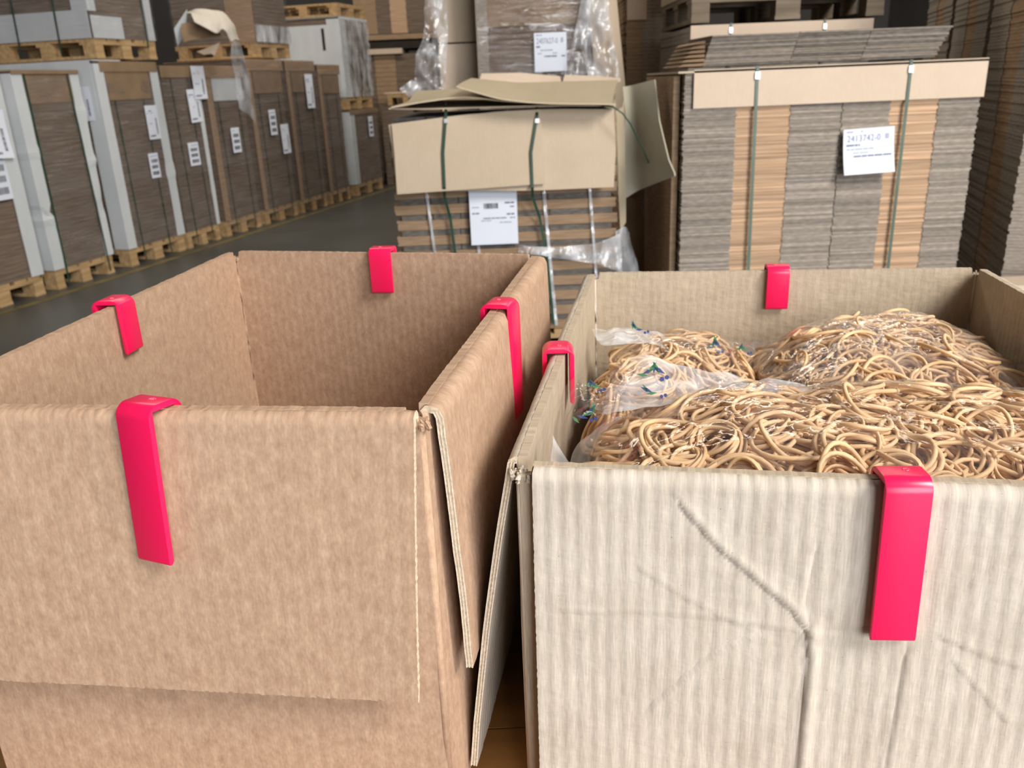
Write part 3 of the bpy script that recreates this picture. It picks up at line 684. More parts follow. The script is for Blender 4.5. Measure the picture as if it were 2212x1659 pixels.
# film over right part
mm = MB()
loft('film_patch', [pts([(1340, 505, CY - .03), (1290, 525), (1200, 535), (1120, 530)], CY - .03), pts([(1345, 590, CY - .05), (1290, 570), (1220, 560), (1120, 545)], CY - .04)], 'stretch_film_loose', r, origin=(cx0, CY + .01, .146), amp=0.02, freq=14)
loft('film_tail', [pts([(1330, 500), (1350, 490), (1356, 505)], CY - .02), pts([(1335, 560), (1360, 540), (1375, 560)], CY), pts([(1335, 620), (1365, 600), (1385, 610)], CY + .02)], 'stretch_film_loose', r, origin=(cx0, CY + .01, .146), amp=0.02, freq=14)
ORC = (cx0, CY + .01, .146)
# tan cover folded over the front, in two overlapping sheets
loft('front_cover', [pts([(840, 270, 3.93), (900, 262, 3.93), (1080, 240), (1200, 235), (1326, 236)], 3.94), pts([(848, 330), (1080, 320), (1330, 320)], 3.92), pts([(858, 418), (1000, 412), (1150, 412), (1326, 404)], 3.90)], 'tan_board', r, t=0.007, origin=ORC, edge='cut_edge', nu=20)
loft('front_cover', [pts([(846, 268), (1000, 248), (1168, 236)], 3.915), pts([(852, 330), (1000, 320), (1172, 318)], 3.90), pts([(858, 420), (1000, 410), (1178, 397)], 3.88)], 'tan_board', r, t=0.007, origin=ORC, edge='cut_edge', nu=20)
# top sheets, bent
loft('top_sheet', [pts([(845, 232, 3.86), (900, 222), (1000, 208, 3.85), (1100, 220), (1330, 226)], 3.85), pts([(880, 222), (960, 205), (1050, 214), (1330, 216)], 4.1), pts([(900, 198), (990, 192), (1080, 196), (1330, 198)], 4.6)], 'olive_board', r, t=0.006, origin=ORC, edge='cut_edge', nu=28)
loft('top_sheet', [pts([(840, 235), (900, 236), (1050, 232), (1200, 228), (1330, 229)], 3.90), pts([(880, 228), (1000, 226), (1200, 222), (1330, 222)], 4.2), pts([(905, 215), (1000, 214), (1200, 212), (1330, 212)], 4.7)], 'olive_board', r, t=0.006, origin=ORC, edge='cut_edge', nu=28)
loft('top_sheet', [pts([(986, 187), (1030, 200), (1080, 214), (1140, 221), (1200, 224), (1322, 225)], 3.80), pts([(1000, 178), (1040, 184), (1090, 195), (1150, 204), (1326, 203)], 4.05), pts([(1018, 170), (1060, 174), (1120, 180), (1334, 174)], 4.4)], 'olive_board', r, t=0.006, origin=ORC, edge='cut_edge', nu=30, nv=12)
loft('back_flap', [pts([(1036, 174), (1120, 184), (1212, 176)], 4.42), pts([(1040, 160), (1120, 158), (1210, 166)], 4.5)], 'cream_board', r, t=0.006, origin=ORC)
loft('back_flap', [pts([(1216, 176), (1280, 178), (1340, 176)], 4.42), pts([(1220, 163), (1280, 165), (1340, 170)], 4.5)], 'cream_board', r, t=0.006, origin=ORC)
# leaning sheet and loose strap on the right
ls = at(1390, 420, 4.05)
o_ = loft('leaning_sheet', [pts([(1345, 188, 4.1), (1360, 186), (1415, 172, 3.95)], 4.1), pts([(1352, 250, 4.06), (1368, 240), (1425, 262, 3.80)], 4.06), pts([(1345, 330, 4.05), (1370, 320), (1445, 345, 3.66)], 4.05), pts([(1350, 400, 4.0), (1370, 395), (1458, 375, 3.62)], 4.0), pts([(1352, 428, 3.98), (1375, 412), (1458, 380, 3.62)], 3.98)], 'sage_board', None, t=0.006, origin=tuple(ls), nu=14, nv=14)
tag(o_, 'bent greenish-grey cardboard sheet leaning at the right of the centre stack', 'cardboard')
o_ = loft('film_strip', [pts([(1330, 240), (1344, 232), (1348, 215)], 4.02), pts([(1334, 330), (1350, 330)], 4.0), pts([(1336, 420), (1352, 425)], 3.98), pts([(1340, 500), (1352, 480)], 3.98)], 'olive_board', r, t=0.003, origin=ORC)
mm = MB(); mm.tube([at(1300, 229, 3.86), at(1325, 231, 3.84), at(1345, 245, 3.83), at(1362, 268, 3.83), at(1378, 300, 3.84), at(1390, 325, 3.85), at(1401, 352, 3.86)], 0.0035, 6)
mm.v = [(q[0] - ORC[0], q[1] - ORC[1], q[2] - ORC[2]) for q in mm.v]
mm.build('loose_strap', 'strap_green', r)
# dark clutter behind, between centre and right stacks
ls = at(1410, 640, 4.6)
o_ = loft('dark_cardboard', [pts([(1345, 420), (1370, 430), (1440, 560)], 4.62), [q_ * np.array([1, 1, 0]) for q_ in pts([(1345, 600), (1380, 600), (1440, 640)], 4.58)]], 'brown_board', None, t=0.006, origin=tuple(ls))
tag(o_, 'dark cardboard sheet standing in the gap between centre and right stacks', 'cardboard')

# wrapped stack behind the centre stack
Y2 = 5.6
x0 = float(at(1042, 190, Y2)[0]); x1 = float(at(1362, 190, Y2)[0]); W_ = x1 - x0
pallet('pallet', (x0, Y2, 0), 0, W_, 1.1, 'wooden pallet under the tall film-wrapped stack behind the centre stack')
r = empty('cardboard_stack', (x0, Y2, .146), 0, 'tall film-wrapped brown stack with white number label behind the centre stack', 'cardboard stack')
H_ = 2.1
pile(r, 0, W_ * .80, 1.0, 0, H_, 60, ['sheet_brown'], name='brown_blanks')
zc = float(at(1150, 55, Y2)[2]) - .146
mm = MB(); mm.box((0.05, -0.012, zc), (W_ * .80, -0.004, H_)); mm.build('cover_sheet', 'brown_board', r)
mm = MB(); mm.box((-0.02, -0.016, 0), (0.05, -0.002, H_)); mm.build('corner_board', 'sheet_grey', r)
mm = MB(); mm.box((W_ * .72, -0.02, 0.2), (W_ * .80, -0.004, zc + .1)); mm.build('dark_panel', 'sheet_grey', r)
loft('tan_flank', [pts([(1262, -80), (1300, -80), (1325, -80)], Y2 - .03), pts([(1275, 60), (1310, 60), (1338, 60)], Y2 - .04), pts([(1290, 200), (1330, 200), (1352, 200)], Y2 - .05), pts([(1290, 420), (1330, 420), (1356, 420)], Y2 - .05)], 'tan_board', r, t=.006, origin=(x0, Y2, .146))
paper_label(r, (float(at(1155, 156, Y2)[0]) - x0, -0.03, float(at(1155, 156, Y2)[2]) - .146), 0.20, 0.225, 'number', text='2407627-0', name='number_label')
wrap(r, 0, W_ * .80, 1.0, 0, H_, off=0.012, faces=('y',), amp=.01)
for i, rows in enumerate((
    [[(1262, -40), (1268, -40), (1282, -40)], [(1248, 40), (1262, 45), (1272, 42)], [(1232, 110), (1250, 105), (1266, 110)], [(1222, 165), (1250, 165), (1278, 168)]],
    [[(1282, -40), (1300, -40), (1312, -40)], [(1270, 40), (1300, 45), (1318, 42)], [(1262, 110), (1300, 105), (1330, 110)], [(1270, 170), (1310, 170), (1340, 172)]])):
    loft('draped_film', [pts(q, Y2 - .10) for q in rows], 'stretch_film_loose', r, origin=(x0, Y2, .146), amp=0.05, freq=11, nu=18, nv=26, seed=i * 7)
# tan box with film tail left of it
x2 = float(at(960, 300, 5.9)[0]); x3 = float(at(1046, 300, 5.9)[0])
r = empty('cardboard_box', (x2, 5.9, 0.0), 0, 'tall plain tan carton with a gathered clear film tail, left of the number label', 'box')
mm = MB(); zj = float(at(1000, 92, 5.9)[2]); mm.box((0, 0, 0), (x3 - x2, .6, zj - .006)); mm.build('lower_carton', 'cream_board', r)
mm = MB(); mm.box((0, 0, zj + .004), (x3 - x2, .6, 2.6)); mm.build('upper_carton', 'tan_board', r)
loft('film_tail', [pts([(918, -60), (940, -60), (962, -60)], 5.75), pts([(918, 20), (940, 15), (966, 25)], 5.72), pts([(915, 75), (940, 70), (968, 75)], 5.7), pts([(898, 120), (930, 120), (964, 125)], 5.68), pts([(894, 165), (925, 165), (963, 165)], 5.66), pts([(896, 200), (925, 200), (962, 200)], 5.66)], 'stretch_film_loose', r, origin=(x2, 5.9, 0), amp=0.06, freq=13, nu=24, nv=34)
loft('film_tail', [pts([(890, 172), (900, 178), (912, 190)], 5.6), pts([(862, 192), (872, 200), (884, 212)], 5.6)], 'stretch_film_loose', r, origin=(x2, 5.9, 0), amp=0.03, freq=16)

# grey stack between (x 1355-1450)
Y3 = 6.3
x0 = float(at(1352, 300, Y3)[0]); x1 = float(at(1452, 300, Y3)[0]); W_ = x1 - x0
r = empty('cardboard_stack', (x0, Y3, 0.0), 0, 'tall narrow grey stack with tan strip and cream patch between centre and right stacks', 'cardboard stack')
pile(r, 0, W_, 1.0, 0, 2.2, 90, ['sheet_grey', 'sheet_midbrown'], cols=[(0, W_ * .36, 1, .004), (W_ * .36, W_, 0, 0)], name='grey_blanks')
mm = MB(); zb = float(at(1372, 43, Y3)[2]); mm.box((0.0, -0.02, zb), (W_ * .40, -0.008, 2.2)); mm.build('cream_patch', 'cream_board', r)

# ------------------------------------------------------------------ right stack
RY = 3.70
tl = at(1480, 152, RY); x0 = float(tl[0]); xr = float(at(2130, 125, RY)[0]); W_ = xr - x0
pallet('pallet', (x0, RY, 0), 0, W_, 0.8, 'wooden pallet under the large right stack')
r = empty('cardboard_stack', (x0, RY, .146), 0.0, 'large stack of grey and tan blanks with cream top band and curled number label', 'cardboard stack')
zt = float(tl[2]) - .146
cols = [(0, .178, 0, 0.0), (.178, .362, 1, .004), (.362, .535, 0, 0.0), (.539, .70, 0, .002), (.70, .862, 1, .004), (.862, 1.0, 0, 0.0)]
pile(r, 0, W_, .78, 0, zt - .012, 180, ['sheet_grey', 'sheet_tan'], cols=[(c0 * W_, c1 * W_, mi, rc) for c0, c1, mi, rc in cols], jit=0.0035, dz=.35, lean=(-0.0, 0), name='corrugated_blanks', var=True)
mm = MB(); mm.box((-0.034, 0.06, 0.0), (-0.008, .76, zt - .02)); mm.build('side_board', 'sheet_midbrown', r)
bx0 = float(at(1497, 200, RY)[0]) - x0; fold = zt - (float(at(1800, 222, RY)[2]) - .146)
mm = MB(); mm.box((bx0, -0.014, zt - fold), (W_ + .006, -0.006, zt)); mm.build('cream_band', 'cream_board', r)
mm = MB(); mm.box((-0.03, -0.014, zt - .012), (W_ + .006, .78, zt - .004)); mm.build('top_board', 'tan_board', r)
for px in (1634, 1963):
    strap(r, float(at(px, 150, RY)[0]) - x0, .76, 0.0, zt, 'strap_pale', 0.013, out=.018, lean=0.012 if px < 1700 else 0.0)
lp = at(1812, 376, RY)
paper_label(r, (float(lp[0]) - x0, -0.022, float(lp[2]) - .146), 0.215, 0.185, 'number', curl=0.035, rot=0.035, text='2413742-0', name='number_label')
# loose blanks on top
lz = zt + .146
r2 = empty('cardboard_blanks', (float(at(1505, 130, RY + .25)[0]), RY + .22, lz + .012), 0.02, 'loose pile of folded grey blanks lying on the large right stack', 'cardboard')
Wb = float(at(2085, 90, RY + .22)[0] - at(1528, 120, RY + .22)[0])
tb = 0.128 / 14
for k in range(14):
    s0 = 0.02 + 0.003 * k; e1 = Wb * (0.935 + .0045 * k) + RNG.uniform(-.006, .006)
    cutx = [s0, Wb * .36 + .003 * k, Wb * .64 + .003 * k, e1]
    mm = MB()
    for c0, c1 in zip(cutx[:-1], cutx[1:]):
        mm.box((c0 + .001, 0.0 + RNG.uniform(0, .006), k * tb + .0008), (c1 - .001, .45, (k + 1) * tb - .0006), jit=.0012)
    mm.build('folded_blank', RNG.choice(('sheet_grey_b', 'sheet_darkgrey', 'sheet_darkgrey')), r2)
for k in range(6):
    mm = MB(); zz = .004 + k * .018
    mm.add([(-.075 + .012 * k, .05, zz), (.028, .0, zz), (.028, .42, zz), (-.075 + .012 * k, .40, zz), (-.055 + .012 * k, .05, zz + .010), (.028, .0, zz + .012), (.028, .42, zz + .012), (-.055 + .012 * k, .40, zz + .010)], [(3, 2, 1, 0), (4, 5, 6, 7), (0, 1, 5, 4), (1, 2, 6, 5), (2, 3, 7, 6), (3, 0, 4, 7)])
    mm.build('folded_tip', 'sheet_midbrown', r2)

# stack behind the right one, with pallet above
Y4 = 5.0
x0 = float(at(1490, 95, Y4)[0]); x1 = float(at(1880, 95, Y4)[0]); W_ = x1 - x0
r = empty('cardboard_stack', (x0, Y4, 0.0), 0, 'cream-banded stack behind the large right stack, carrying a pallet', 'cardboard stack')
zt = float(at(1680, 48, Y4)[2])
pile(r, 0, W_, .9, 0, zt - .006, 60, ['sheet_grey'])
mm = MB(); zb = float(at(1680, 95, Y4)[2]); mm.box((0, -.016, zb - .04), (W_, -.006, zt)); mm.build('cream_band', 'cream_board', r)
for px in (1576, 1777):
    strap(r, float(at(px, 80, Y4)[0]) - x0, .8, .3, zt, 'strap_pale', .012, out=.02)
pallet('pallet', (x0, Y4 - .02, zt + .012), 0, W_ + .05, .9, 'wooden pallet on top of the cream-banded stack at upper right', wood='pallet_wood_grey_dim')
r = empty('cardboard_stack', (x0, Y4, zt + .16), 0, 'cardboard stack on the upper right pallet, mostly above the picture', 'cardboard stack')
pile(r, 0, W_ + .05, .9, 0, .5, 16, ['tan_board'])

# right-hand row in shadow
rx = at(2163, 600, 3.85); RZ2 = math.radians(73)
for k in range(3):
    o = np.array([float(rx[0]), 3.85, 0]) + np.array([math.cos(RZ2), math.sin(RZ2), 0]) * (k * 1.05)
    # local x along the row (left side face), y to the left -> build to the right with negative y
    lab = ['tall cardboard stack with lit grey front at the right picture edge', 'second tall shadowed stack of the right-hand row, behind the one at the picture edge', 'third tall shadowed stack of the right-hand row, farthest back'][k]
    r = empty('cardboard_stack', o, RZ2 - math.pi / 2, lab, 'cardboard stack', 'shadowed stacks of the right-hand row')
    # local frame: x to the right, y into depth; left side face at x=0
    mm = MB(); n = 130; Hh = 2.0; t = Hh / n
    for q in range(n):
        ox = RNG.uniform(-.004, .004)
        for (y0, y1, mi, rc) in ((0.0, .30, 0, 0), (.30, .56, 1, .004), (.56, .95, 0, 0.0)):
            mm.box((ox + rc, y0 + (RNG.uniform(0, .003) if y0 == 0 else 0.0), q * t + .002 * RNG.random()), (1.1, y1, (q + 1) * t), mi)
    oo = mm.build('cardboard_blanks', ['sheet_grey', 'sheet_midbrown'], r); oo['kind'] = 'stuff'
    pallet('pallet', (o[0], o[1], -0.0), RZ2 - math.pi / 2, 1.1, .95, ['wooden pallet under the tall stack at the right picture edge', 'wooden pallet under the second right-hand stack', 'wooden pallet under the third right-hand stack'][k], 'pallets of the right-hand row')
    r.location.z = .146
p = at(2185, 616, 3.5)
mm = MB(); q = at(2172, 612, 3.5); mm.box((q[0], 3.45, q[2] - .06), (q[0] + .6, 3.62, q[2])); mm.box((q[0] + .02, 3.46, 0.0), (q[0] + .58, 3.61, q[2] - .06))
o_ = mm.build('cardboard_box', 'cream_board', origin=(q[0], 3.5, 0)); tag(o_, 'pale cardboard box edge before the grey stack at the right picture edge', 'box')

# ------------------------------------------------------------------ work table
TZ = CAMH - 2.70 * 0.2
tb_ = empty('work_table', (0.05, 0.75, 0.0), 0, 'orange-brown wooden work table top beneath the two open boxes', 'table')
for k in range(7):
    mm = MB(); y0 = -0.42 + k * 0.135; mm.box((-0.95, y0, TZ - .04), (0.95, y0 + .133, TZ - .001)); mm.build('table_plank', 'table_wood', tb_)
for sx in (-.9, .84):
    for sy in (-.38, .46):
        mm = MB(); mm.box((sx, sy, 0), (sx + .06, sy + .06, TZ - .04)); mm.build('leg', 'table_steel', tb_)
for sy in (-.38, .50):
    mm = MB(); mm.box((-.84, sy, TZ - .12), (.84, sy + .02, TZ - .04)); mm.build('rail', 'table_steel', tb_)

# ------------------------------------------------------------------ the two open boxes
U = 0.2
def carton(label, corners, zr, mats, inner_mat, flaps, lf,  t=0.0065, disp=None):
    """corners FL FR BR BL (inner rim), flaps = lean angle per side (front, right, back, left)"""
    C = [np.array([c[0] * U, c[1] * U]) for c in corners]
    cen = sum(C) / 4; org = np.array([cen[0], cen[1], TZ])
    r = empty('cardboard_box', org, 0, label, 'box', None)
    info = {}
    # bottom
    mm = MB()
    mm.add([(*(C[i] - cen), .002) for i in range(4)] + [(*(C[i] - cen), .008) for i in range(4)], [(3, 2, 1, 0), (4, 5, 6, 7), (0, 1, 5, 4), (1, 2, 6, 5), (2, 3, 7, 6), (3, 0, 4, 7)], 0, [(0, 0), (.4, 0), (.4, .4), (0, .4)] * 2)
    mm.build('bottom_panel', inner_mat, r)
    for k, side in enumerate(('front', 'right', 'back', 'left')):
        p0 = C[k]; p1 = C[(k + 1) % 4]; d = p1 - p0; L = float(np.linalg.norm(d)); d = d / L; n = np.array([d[1], -d[0]])
        H = zr - TZ
        bulge = 0.004
        def Sw(u, v, p0=p0, d=d, n=n, L=L, H=H, k=k):
            q = p0 + d * u + n * (t / 2 + 0.003 * math.sin(math.pi * u / L) * (1 - v / H) + .0012 * nz(u * 9 + k * 5, v * 7))
            zz = v
            if v > H: zz += .0007 * nz(u * 230 + k * 3, 2.2) - (.008 if (u < .0055 or u > L - .0055) else 0)
            return (q[0], q[1], TZ + .001 + zz)
        wall_ = sheet('side_panel', Sw, [-t * .5, .0, .005, .0065] + lin(.012, L - .012, 120) + [L - .0065, L - .005, L, L + t * .5], lin(0, H + t * .4 - .0006, 25), t, (inner_mat, inner_mat), r, org, uvoff=(k * 1.3, 0))
        a = flaps[k]
        prof = [(t * .72, -.008), (t * .72, -.004), (t * .74, -.0012), (t * .9, .0), (t * .5 + .0050, -.0001), (t * .5 + .0078, -.0014), (t * .5 + .0088, -.006)]
        if len(a) > 3: prof = prof[:4] + [(q_[0] + a[3] * (i_ + 1) / 3, q_[1]) for i_, q_ in enumerate(prof[4:])]
        o0, z0 = prof[-1]; nh = 120 if k == 0 else 30
        for q in range(1, nh + 1):
            s = lf * q / nh
            prof.append((o0 + s * math.sin(a[0]) + a[1] * math.sin(math.pi * q / nh), z0 - s * math.cos(a[0])))
        dist = np.r_[0, np.cumsum([math.hypot(prof[i + 1][0] - prof[i][0], prof[i + 1][1] - prof[i][1]) for i in range(len(prof) - 1)])]
        lookup = {round(float(x), 7): i for i, x in enumerate(dist)}
        g = a[2] if len(a) > 2 else 0.006
        def Sf(u, v, p0=p0, d=d, n=n, L=L, prof=prof, lookup=lookup, k=k, g=g):
            i = lookup[round(v, 7)]; off, z = prof[i]
            jag = 0.0
            if u < 1e-4 + g: jag = .0006 * nz(v * 300, k * 7.7)
            if k == 1: jag += .012 * max(0, v - .02) / .2 * max(0, 1 - u / L)
            if u > L - g - 1e-4: jag = .0006 * nz(v * 300 + 50, k * 7.7)
            if k == 0 and disp is not None and 0 in disp and disp[0].__name__ == 'left_front': jag -= .010 * v / .2 * max(0, (u / L - .7) / .3)
            w_ = .0010 * nz(u * 12 + k, v * 14) + (.0006 * nz(u * 420, v * 3) if i == len(prof) - 1 else 0)
            zz = z + (.0007 * nz(u * 240 + k, 1.7) if i > 1 else 0) + (.0012 * nz(u * 330, 8.1) if i == len(prof) - 1 else 0)
            if disp is not None and k in disp and i > 5: w_ += disp[k](u, v, L)
            uu = u + jag
            q = p0 + d * uu + n * (off + w_)
            return (q[0], q[1], zr + zz)
        nu_ = 340 if k == 0 else 90
        fl_ = sheet('flap', Sf, lin(g, L - g + (.0095 if k == 0 and zr > 1.08 else 0), nu_), [float(x) for x in dist], t * .8, mats[:2], r, org, uvoff=(k * 2.1 + .5, .2))
        # open corrugated end of the two flaps that face each other
        if k in (1, 3):
            ends = (g - .0006,) if k == 1 else (L - g + .0006,)
            mm = MB()
            for ue in ends:
                for off_ in (-.42, -.02, .42):
                    vs_ = []
                    for i, v in enumerate(dist):
                        if i < 4: continue
                        b0 = np.array(Sf(max(min(ue, L - g), g), float(v)))
                        nn = np.array([n[0], n[1], 0]) * t * .8 * off_
                        dd = np.array([d[0], d[1], 0]) * (ue - max(min(ue, L - g), g) + (.0011 if k == 3 else -.0011) * abs(nz(v * 400, off_ * 9)))
                        hw = np.array([n[0], n[1], 0]) * .00045
                        c_ = b0 + nn + dd - org
                        vs_ += [c_ - hw, c_ + hw]
                    N_ = len(vs_) // 2
                    mm.add(vs_, [(2 * i, 2 * i + 1, 2 * i + 3, 2 * i + 2) for i in range(N_ - 1)])
            mm.build('corrugated_edge', 'liner_edge', fl_)
            # dark flute cores on that end
            for pi, po in enumerate(fl_.data.polygons):
                pass
        info[side] = (p0, d, n, L, zr)
    # rounded vertical folds between the panels, inside crease
    for k in range(4):
        n1 = info[('front', 'right', 'back', 'left')[k]][2]; n0 = info[('front', 'right', 'back', 'left')[(k + 3) % 4]][2]
        q = C[k] - cen + (n1 + n0) * t * .40
        mm = MB(); mm.tube([(q[0], q[1], .002), (q[0], q[1], zr - TZ - .012)], t * .58, 14); mm.build('corner_fold', mats[0], r, smooth=True)
        q = C[k] - cen - (n1 + n0) * .0006
        mm = MB(); mm.tube([(q[0] + .0012 * nz(z_ * 20, k), q[1], z_) for z_ in lin(.01, zr - TZ - .006, 14)], .0017, 8); mm.build('inner_crease', mats[0], r, smooth=True)
    # worn corner tufts at the rim slots
    for k in range(4):
        q = C[k] - cen; mm = MB()
        n1 = info[('front', 'right', 'back', 'left')[k]][2]; n0 = info[('front', 'right', 'back', 'left')[(k + 3) % 4]][2]
        base = q + (n1 + n0) * t * .5
        for s_ in range(9):
            P_ = []; x, y = base + np.array([RNG.uniform(-.006, .006), RNG.uniform(-.006, .006)]); z = zr - TZ - .010
            for i in range(4):
                P_.append((x, y, z)); x += RNG.uniform(-.002, .002); y += RNG.uniform(-.002, .002); z += RNG.uniform(.001, .0035)
            mm.tube(P_, [.0018, .0020, .0015, .0008], 5)
        mm.build('frayed_corner', mats[0], r)
    return r, info

LC = [(-2.150, 2.805), (-0.318, 2.555), (0.155, 5.017), (-1.806, 5.561)]
RC = [(0.034, 2.642), (2.55, 2.16), (3.0, 5.24), (0.59, 5.568)]
ZL = CAMH - 1.0 * U; ZR = CAMH - 1.25 * U

def seg_d(px, py, ax, ay, bx, by):
    dx, dy = bx - ax, by - ay; l2 = dx * dx + dy * dy
    s = max(0, min(1, ((px - ax) * dx + (py - ay) * dy) / l2))
    cx_, cy_ = ax + dx * s, ay + dy * s
    return math.hypot(px - cx_, py - cy_), ((px - ax) * dy - (py - ay) * dx) / math.sqrt(l2), s
K = 3130.0
def pxuv(P): return [((x - 1148) / K, (y - 1016 - (x - 1148) * .035) / K + .02) for x, y in P]
CREASES = [  # points, ridge height, width
    (pxuv([(1485, 1060), (1560, 1150), (1600, 1185), (1660, 1240), (1720, 1295), (1757, 1350)]), .0019, .0042),
    (pxuv([(1757, 1350), (1765, 1420), (1763, 1540), (1760, 1720)]), .0030, .0045),
    (pxuv([(1750, 1160), (1738, 1290)]), -.0008, .004),
    (pxuv([(1230, 1320), (1400, 1318), (1560, 1322), (1650, 1335), (1757, 1350)]), .0008, .0028),
    (pxuv([(1757, 1350), (1850, 1340), (1900, 1320)]), -.0008, .003),
    (pxuv([(1650, 1360), (1570, 1405), (1510, 1470), (1430, 1560)]), .0010, .0030),
    (pxuv([(1400, 1210), (1500, 1280), (1620, 1340)]), .0006, .003),
    (pxuv([(2010, 1345), (2100, 1385), (2200, 1420)]), .0008, .003),
    (pxuv([(1955, 1400), (1950, 1540), (1945, 1700)]), .0014, .0045),
    (pxuv([(2040, 1400), (2110, 1480), (2160, 1540)]), .0007, .003),
    (pxuv([(2180, 1110), (2060, 1220)]), .0006, .004),
]
def crease_front(u, v, L):
    s = 0.0
    for P, hgt, wd in CREASES:
        best = 9; sg = 0; tt = 0
        for (a_, b_) in zip(P[:-1], P[1:]):
            d_, g_, s_ = seg_d(u, v, *a_, *b_)
            if d_ < best: best, sg = d_, g_
        if best < wd * 3:
            if sg > 0: s += hgt * math.exp(-best / (wd * .9))
            else: s += hgt * max(-.28, 1 - best / (wd * .42)) * math.exp(-best / (wd * 1.6))
    fl = math.cos(2 * math.pi * u / .0105) * .00013 * (0.6 + .6 * nz(u * 25, v * 12)) * max(.25, 1 - v / .12)
    return s + fl
def left_front(u, v, L):
    return .0010 * math.exp(-((v - .085) / .03) ** 2) * nz(u * 30, v * 10)

lb, LI = carton('open brown cardboard box standing empty, left of the one with rubber bands', LC, ZL, ('kraft_brown', 'cut_edge'), 'kraft_brown', [(math.radians(3.2), .002, .007), (math.radians(1.4), .001, .004, .003), (math.radians(5), .002, .007), (math.radians(5), .002, .007)], 1.04 * U, disp={0: left_front})
rb, RI = carton('open worn grey cardboard box full of bagged rubber bands', RC, ZR, ('grey_board', 'cut_edge'), 'grey_board_inside', [(math.radians(2.5), .001, .007), (math.radians(6), .002, .006), (math.radians(5), .002, .006), (math.radians(8.6), .003, .006)], 1.38 * U, disp={0: crease_front})

# ------------------------------------------------------------------ red clips
def clip(info, px, py, z, label, yaw=0.0, tilt=0.0, roll=0.0):
    p0, d, n, L, zr = info
    q = onz(px, py, z + .004)[:2]; s = float((q - p0) @ d); base = p0 + d * s + n * .0075
    wd, th, gap, lo, li, R = .0285, .0046, .0215, .108, .050, .0095
    r = empty('red_clip', (base[0], base[1], zr + .0052), 0, label, 'clip', 'red plastic clips holding the box flaps')
    # outward (y) = -n ; local frame: x = d, y = outward n
    ang = math.atan2(d[1], d[0])
    r.rotation_euler = (Matrix.Rotation(ang + yaw, 3, 'Z') @ Matrix.Rotation(tilt, 3, 'X') @ Matrix.Rotation(roll, 3, 'Y')).to_euler()
    # local: x along wall, y = inward (left normal of d) -> outward is -y
    g = gap / 2; o = g + th
    P = []
    def arc(cx_, cz_, rad, a0, a1, n_=7):
        for i in range(n_ + 1):
            a_ = a0 + (a1 - a0) * i / n_; P.append((cx_ + rad * math.cos(a_), cz_ + rad * math.sin(a_)))
    # start at outer bottom of the long arm (y=-o)
    arc(-o + th / 2, -lo, th / 2, math.pi * 1.0, math.pi * 1.5, 4)
    P.append((-g, -lo + th / 2 * 0)); P.append((-g, 0.0)); P.append((g, 0.0)); P.append((g, -li))
    arc(o - th / 2, -li, th / 2, math.pi * 1.5, math.pi * 2.0, 4)
    arc(o - R, th - R, R, 0, math.pi / 2); arc(-o + R, th - R, R, math.pi / 2, math.pi)
    bm = bmesh.new()
    va = [bm.verts.new((-wd / 2, y, zz)) for y, zz in P]; f = bm.faces.new(va)
    ex = bmesh.ops.extrude_face_region(bm, geom=[f]); nv = [v for v in ex['geom'] if isinstance(v, bmesh.types.BMVert)]
    bmesh.ops.translate(bm, verts=nv, vec=(wd, 0, 0)); bmesh.ops.recalc_face_normals(bm, faces=bm.faces)
    caps = [f_ for f_ in bm.faces if len(f_.verts) > 6]
    ed = list({e_ for f_ in caps for e_ in f_.edges})
    bmesh.ops.bevel(bm, geom=ed, offset=.0007, segments=2, affect='EDGES', profile=.6)
    for f_ in bm.faces: f_.smooth = True
    me = bpy.data.meshes.new('clip_body'); bm.to_mesh(me); bm.free(); me.materials.append(MAT['red_plastic'])
    try: me.set_sharp_from_angle(angle=math.radians(35))
    except Exception: pass
    b_ = bpy.data.objects.new('clip_body', me); COL.objects.link(b_); b_.parent = r
    mm = MB(); cxm, cym = .003, .001
    for rr_, a0, a1 in ((.0022, .3, 3.6), (.0011, 3.4, 6.6)):
        mm.tube([(cxm + rr_ * math.cos(a_), cym + rr_ * math.sin(a_), th + .0001) for a_ in lin(a0, a1, 8)], .00035, 5)
    mm.build('moulded_mark', 'red_mark', r)
    return r
clip(LI['front'], 322, 880, ZL, 'red plastic clip on the front flap of the empty brown box', yaw=-.26, tilt=math.radians(-3.5), roll=math.radians(0))
clip(LI['left'], 250, 655, ZL, 'red plastic clip on the left rim of the empty brown box')
clip(LI['back'], 822, 545, ZL, 'red plastic clip on the back rim of the empty brown box', yaw=.10)
clip(LI['right'], 1074, 662, ZL, 'red plastic clip on the right rim of the empty brown box, beside the full box', yaw=-.10)
clip(RI['left'], 1203, 757, ZR, 'red plastic clip on the left rim of the box full of rubber bands', yaw=.14)
clip(RI['back'], 1678, 580, ZR, 'red plastic clip on the back rim of the box full of rubber bands')
clip(RI['front'], 1950, 1040, ZR, 'red plastic clip on the creased front flap of the box full of rubber bands', tilt=math.radians(-2.5), yaw=.10)

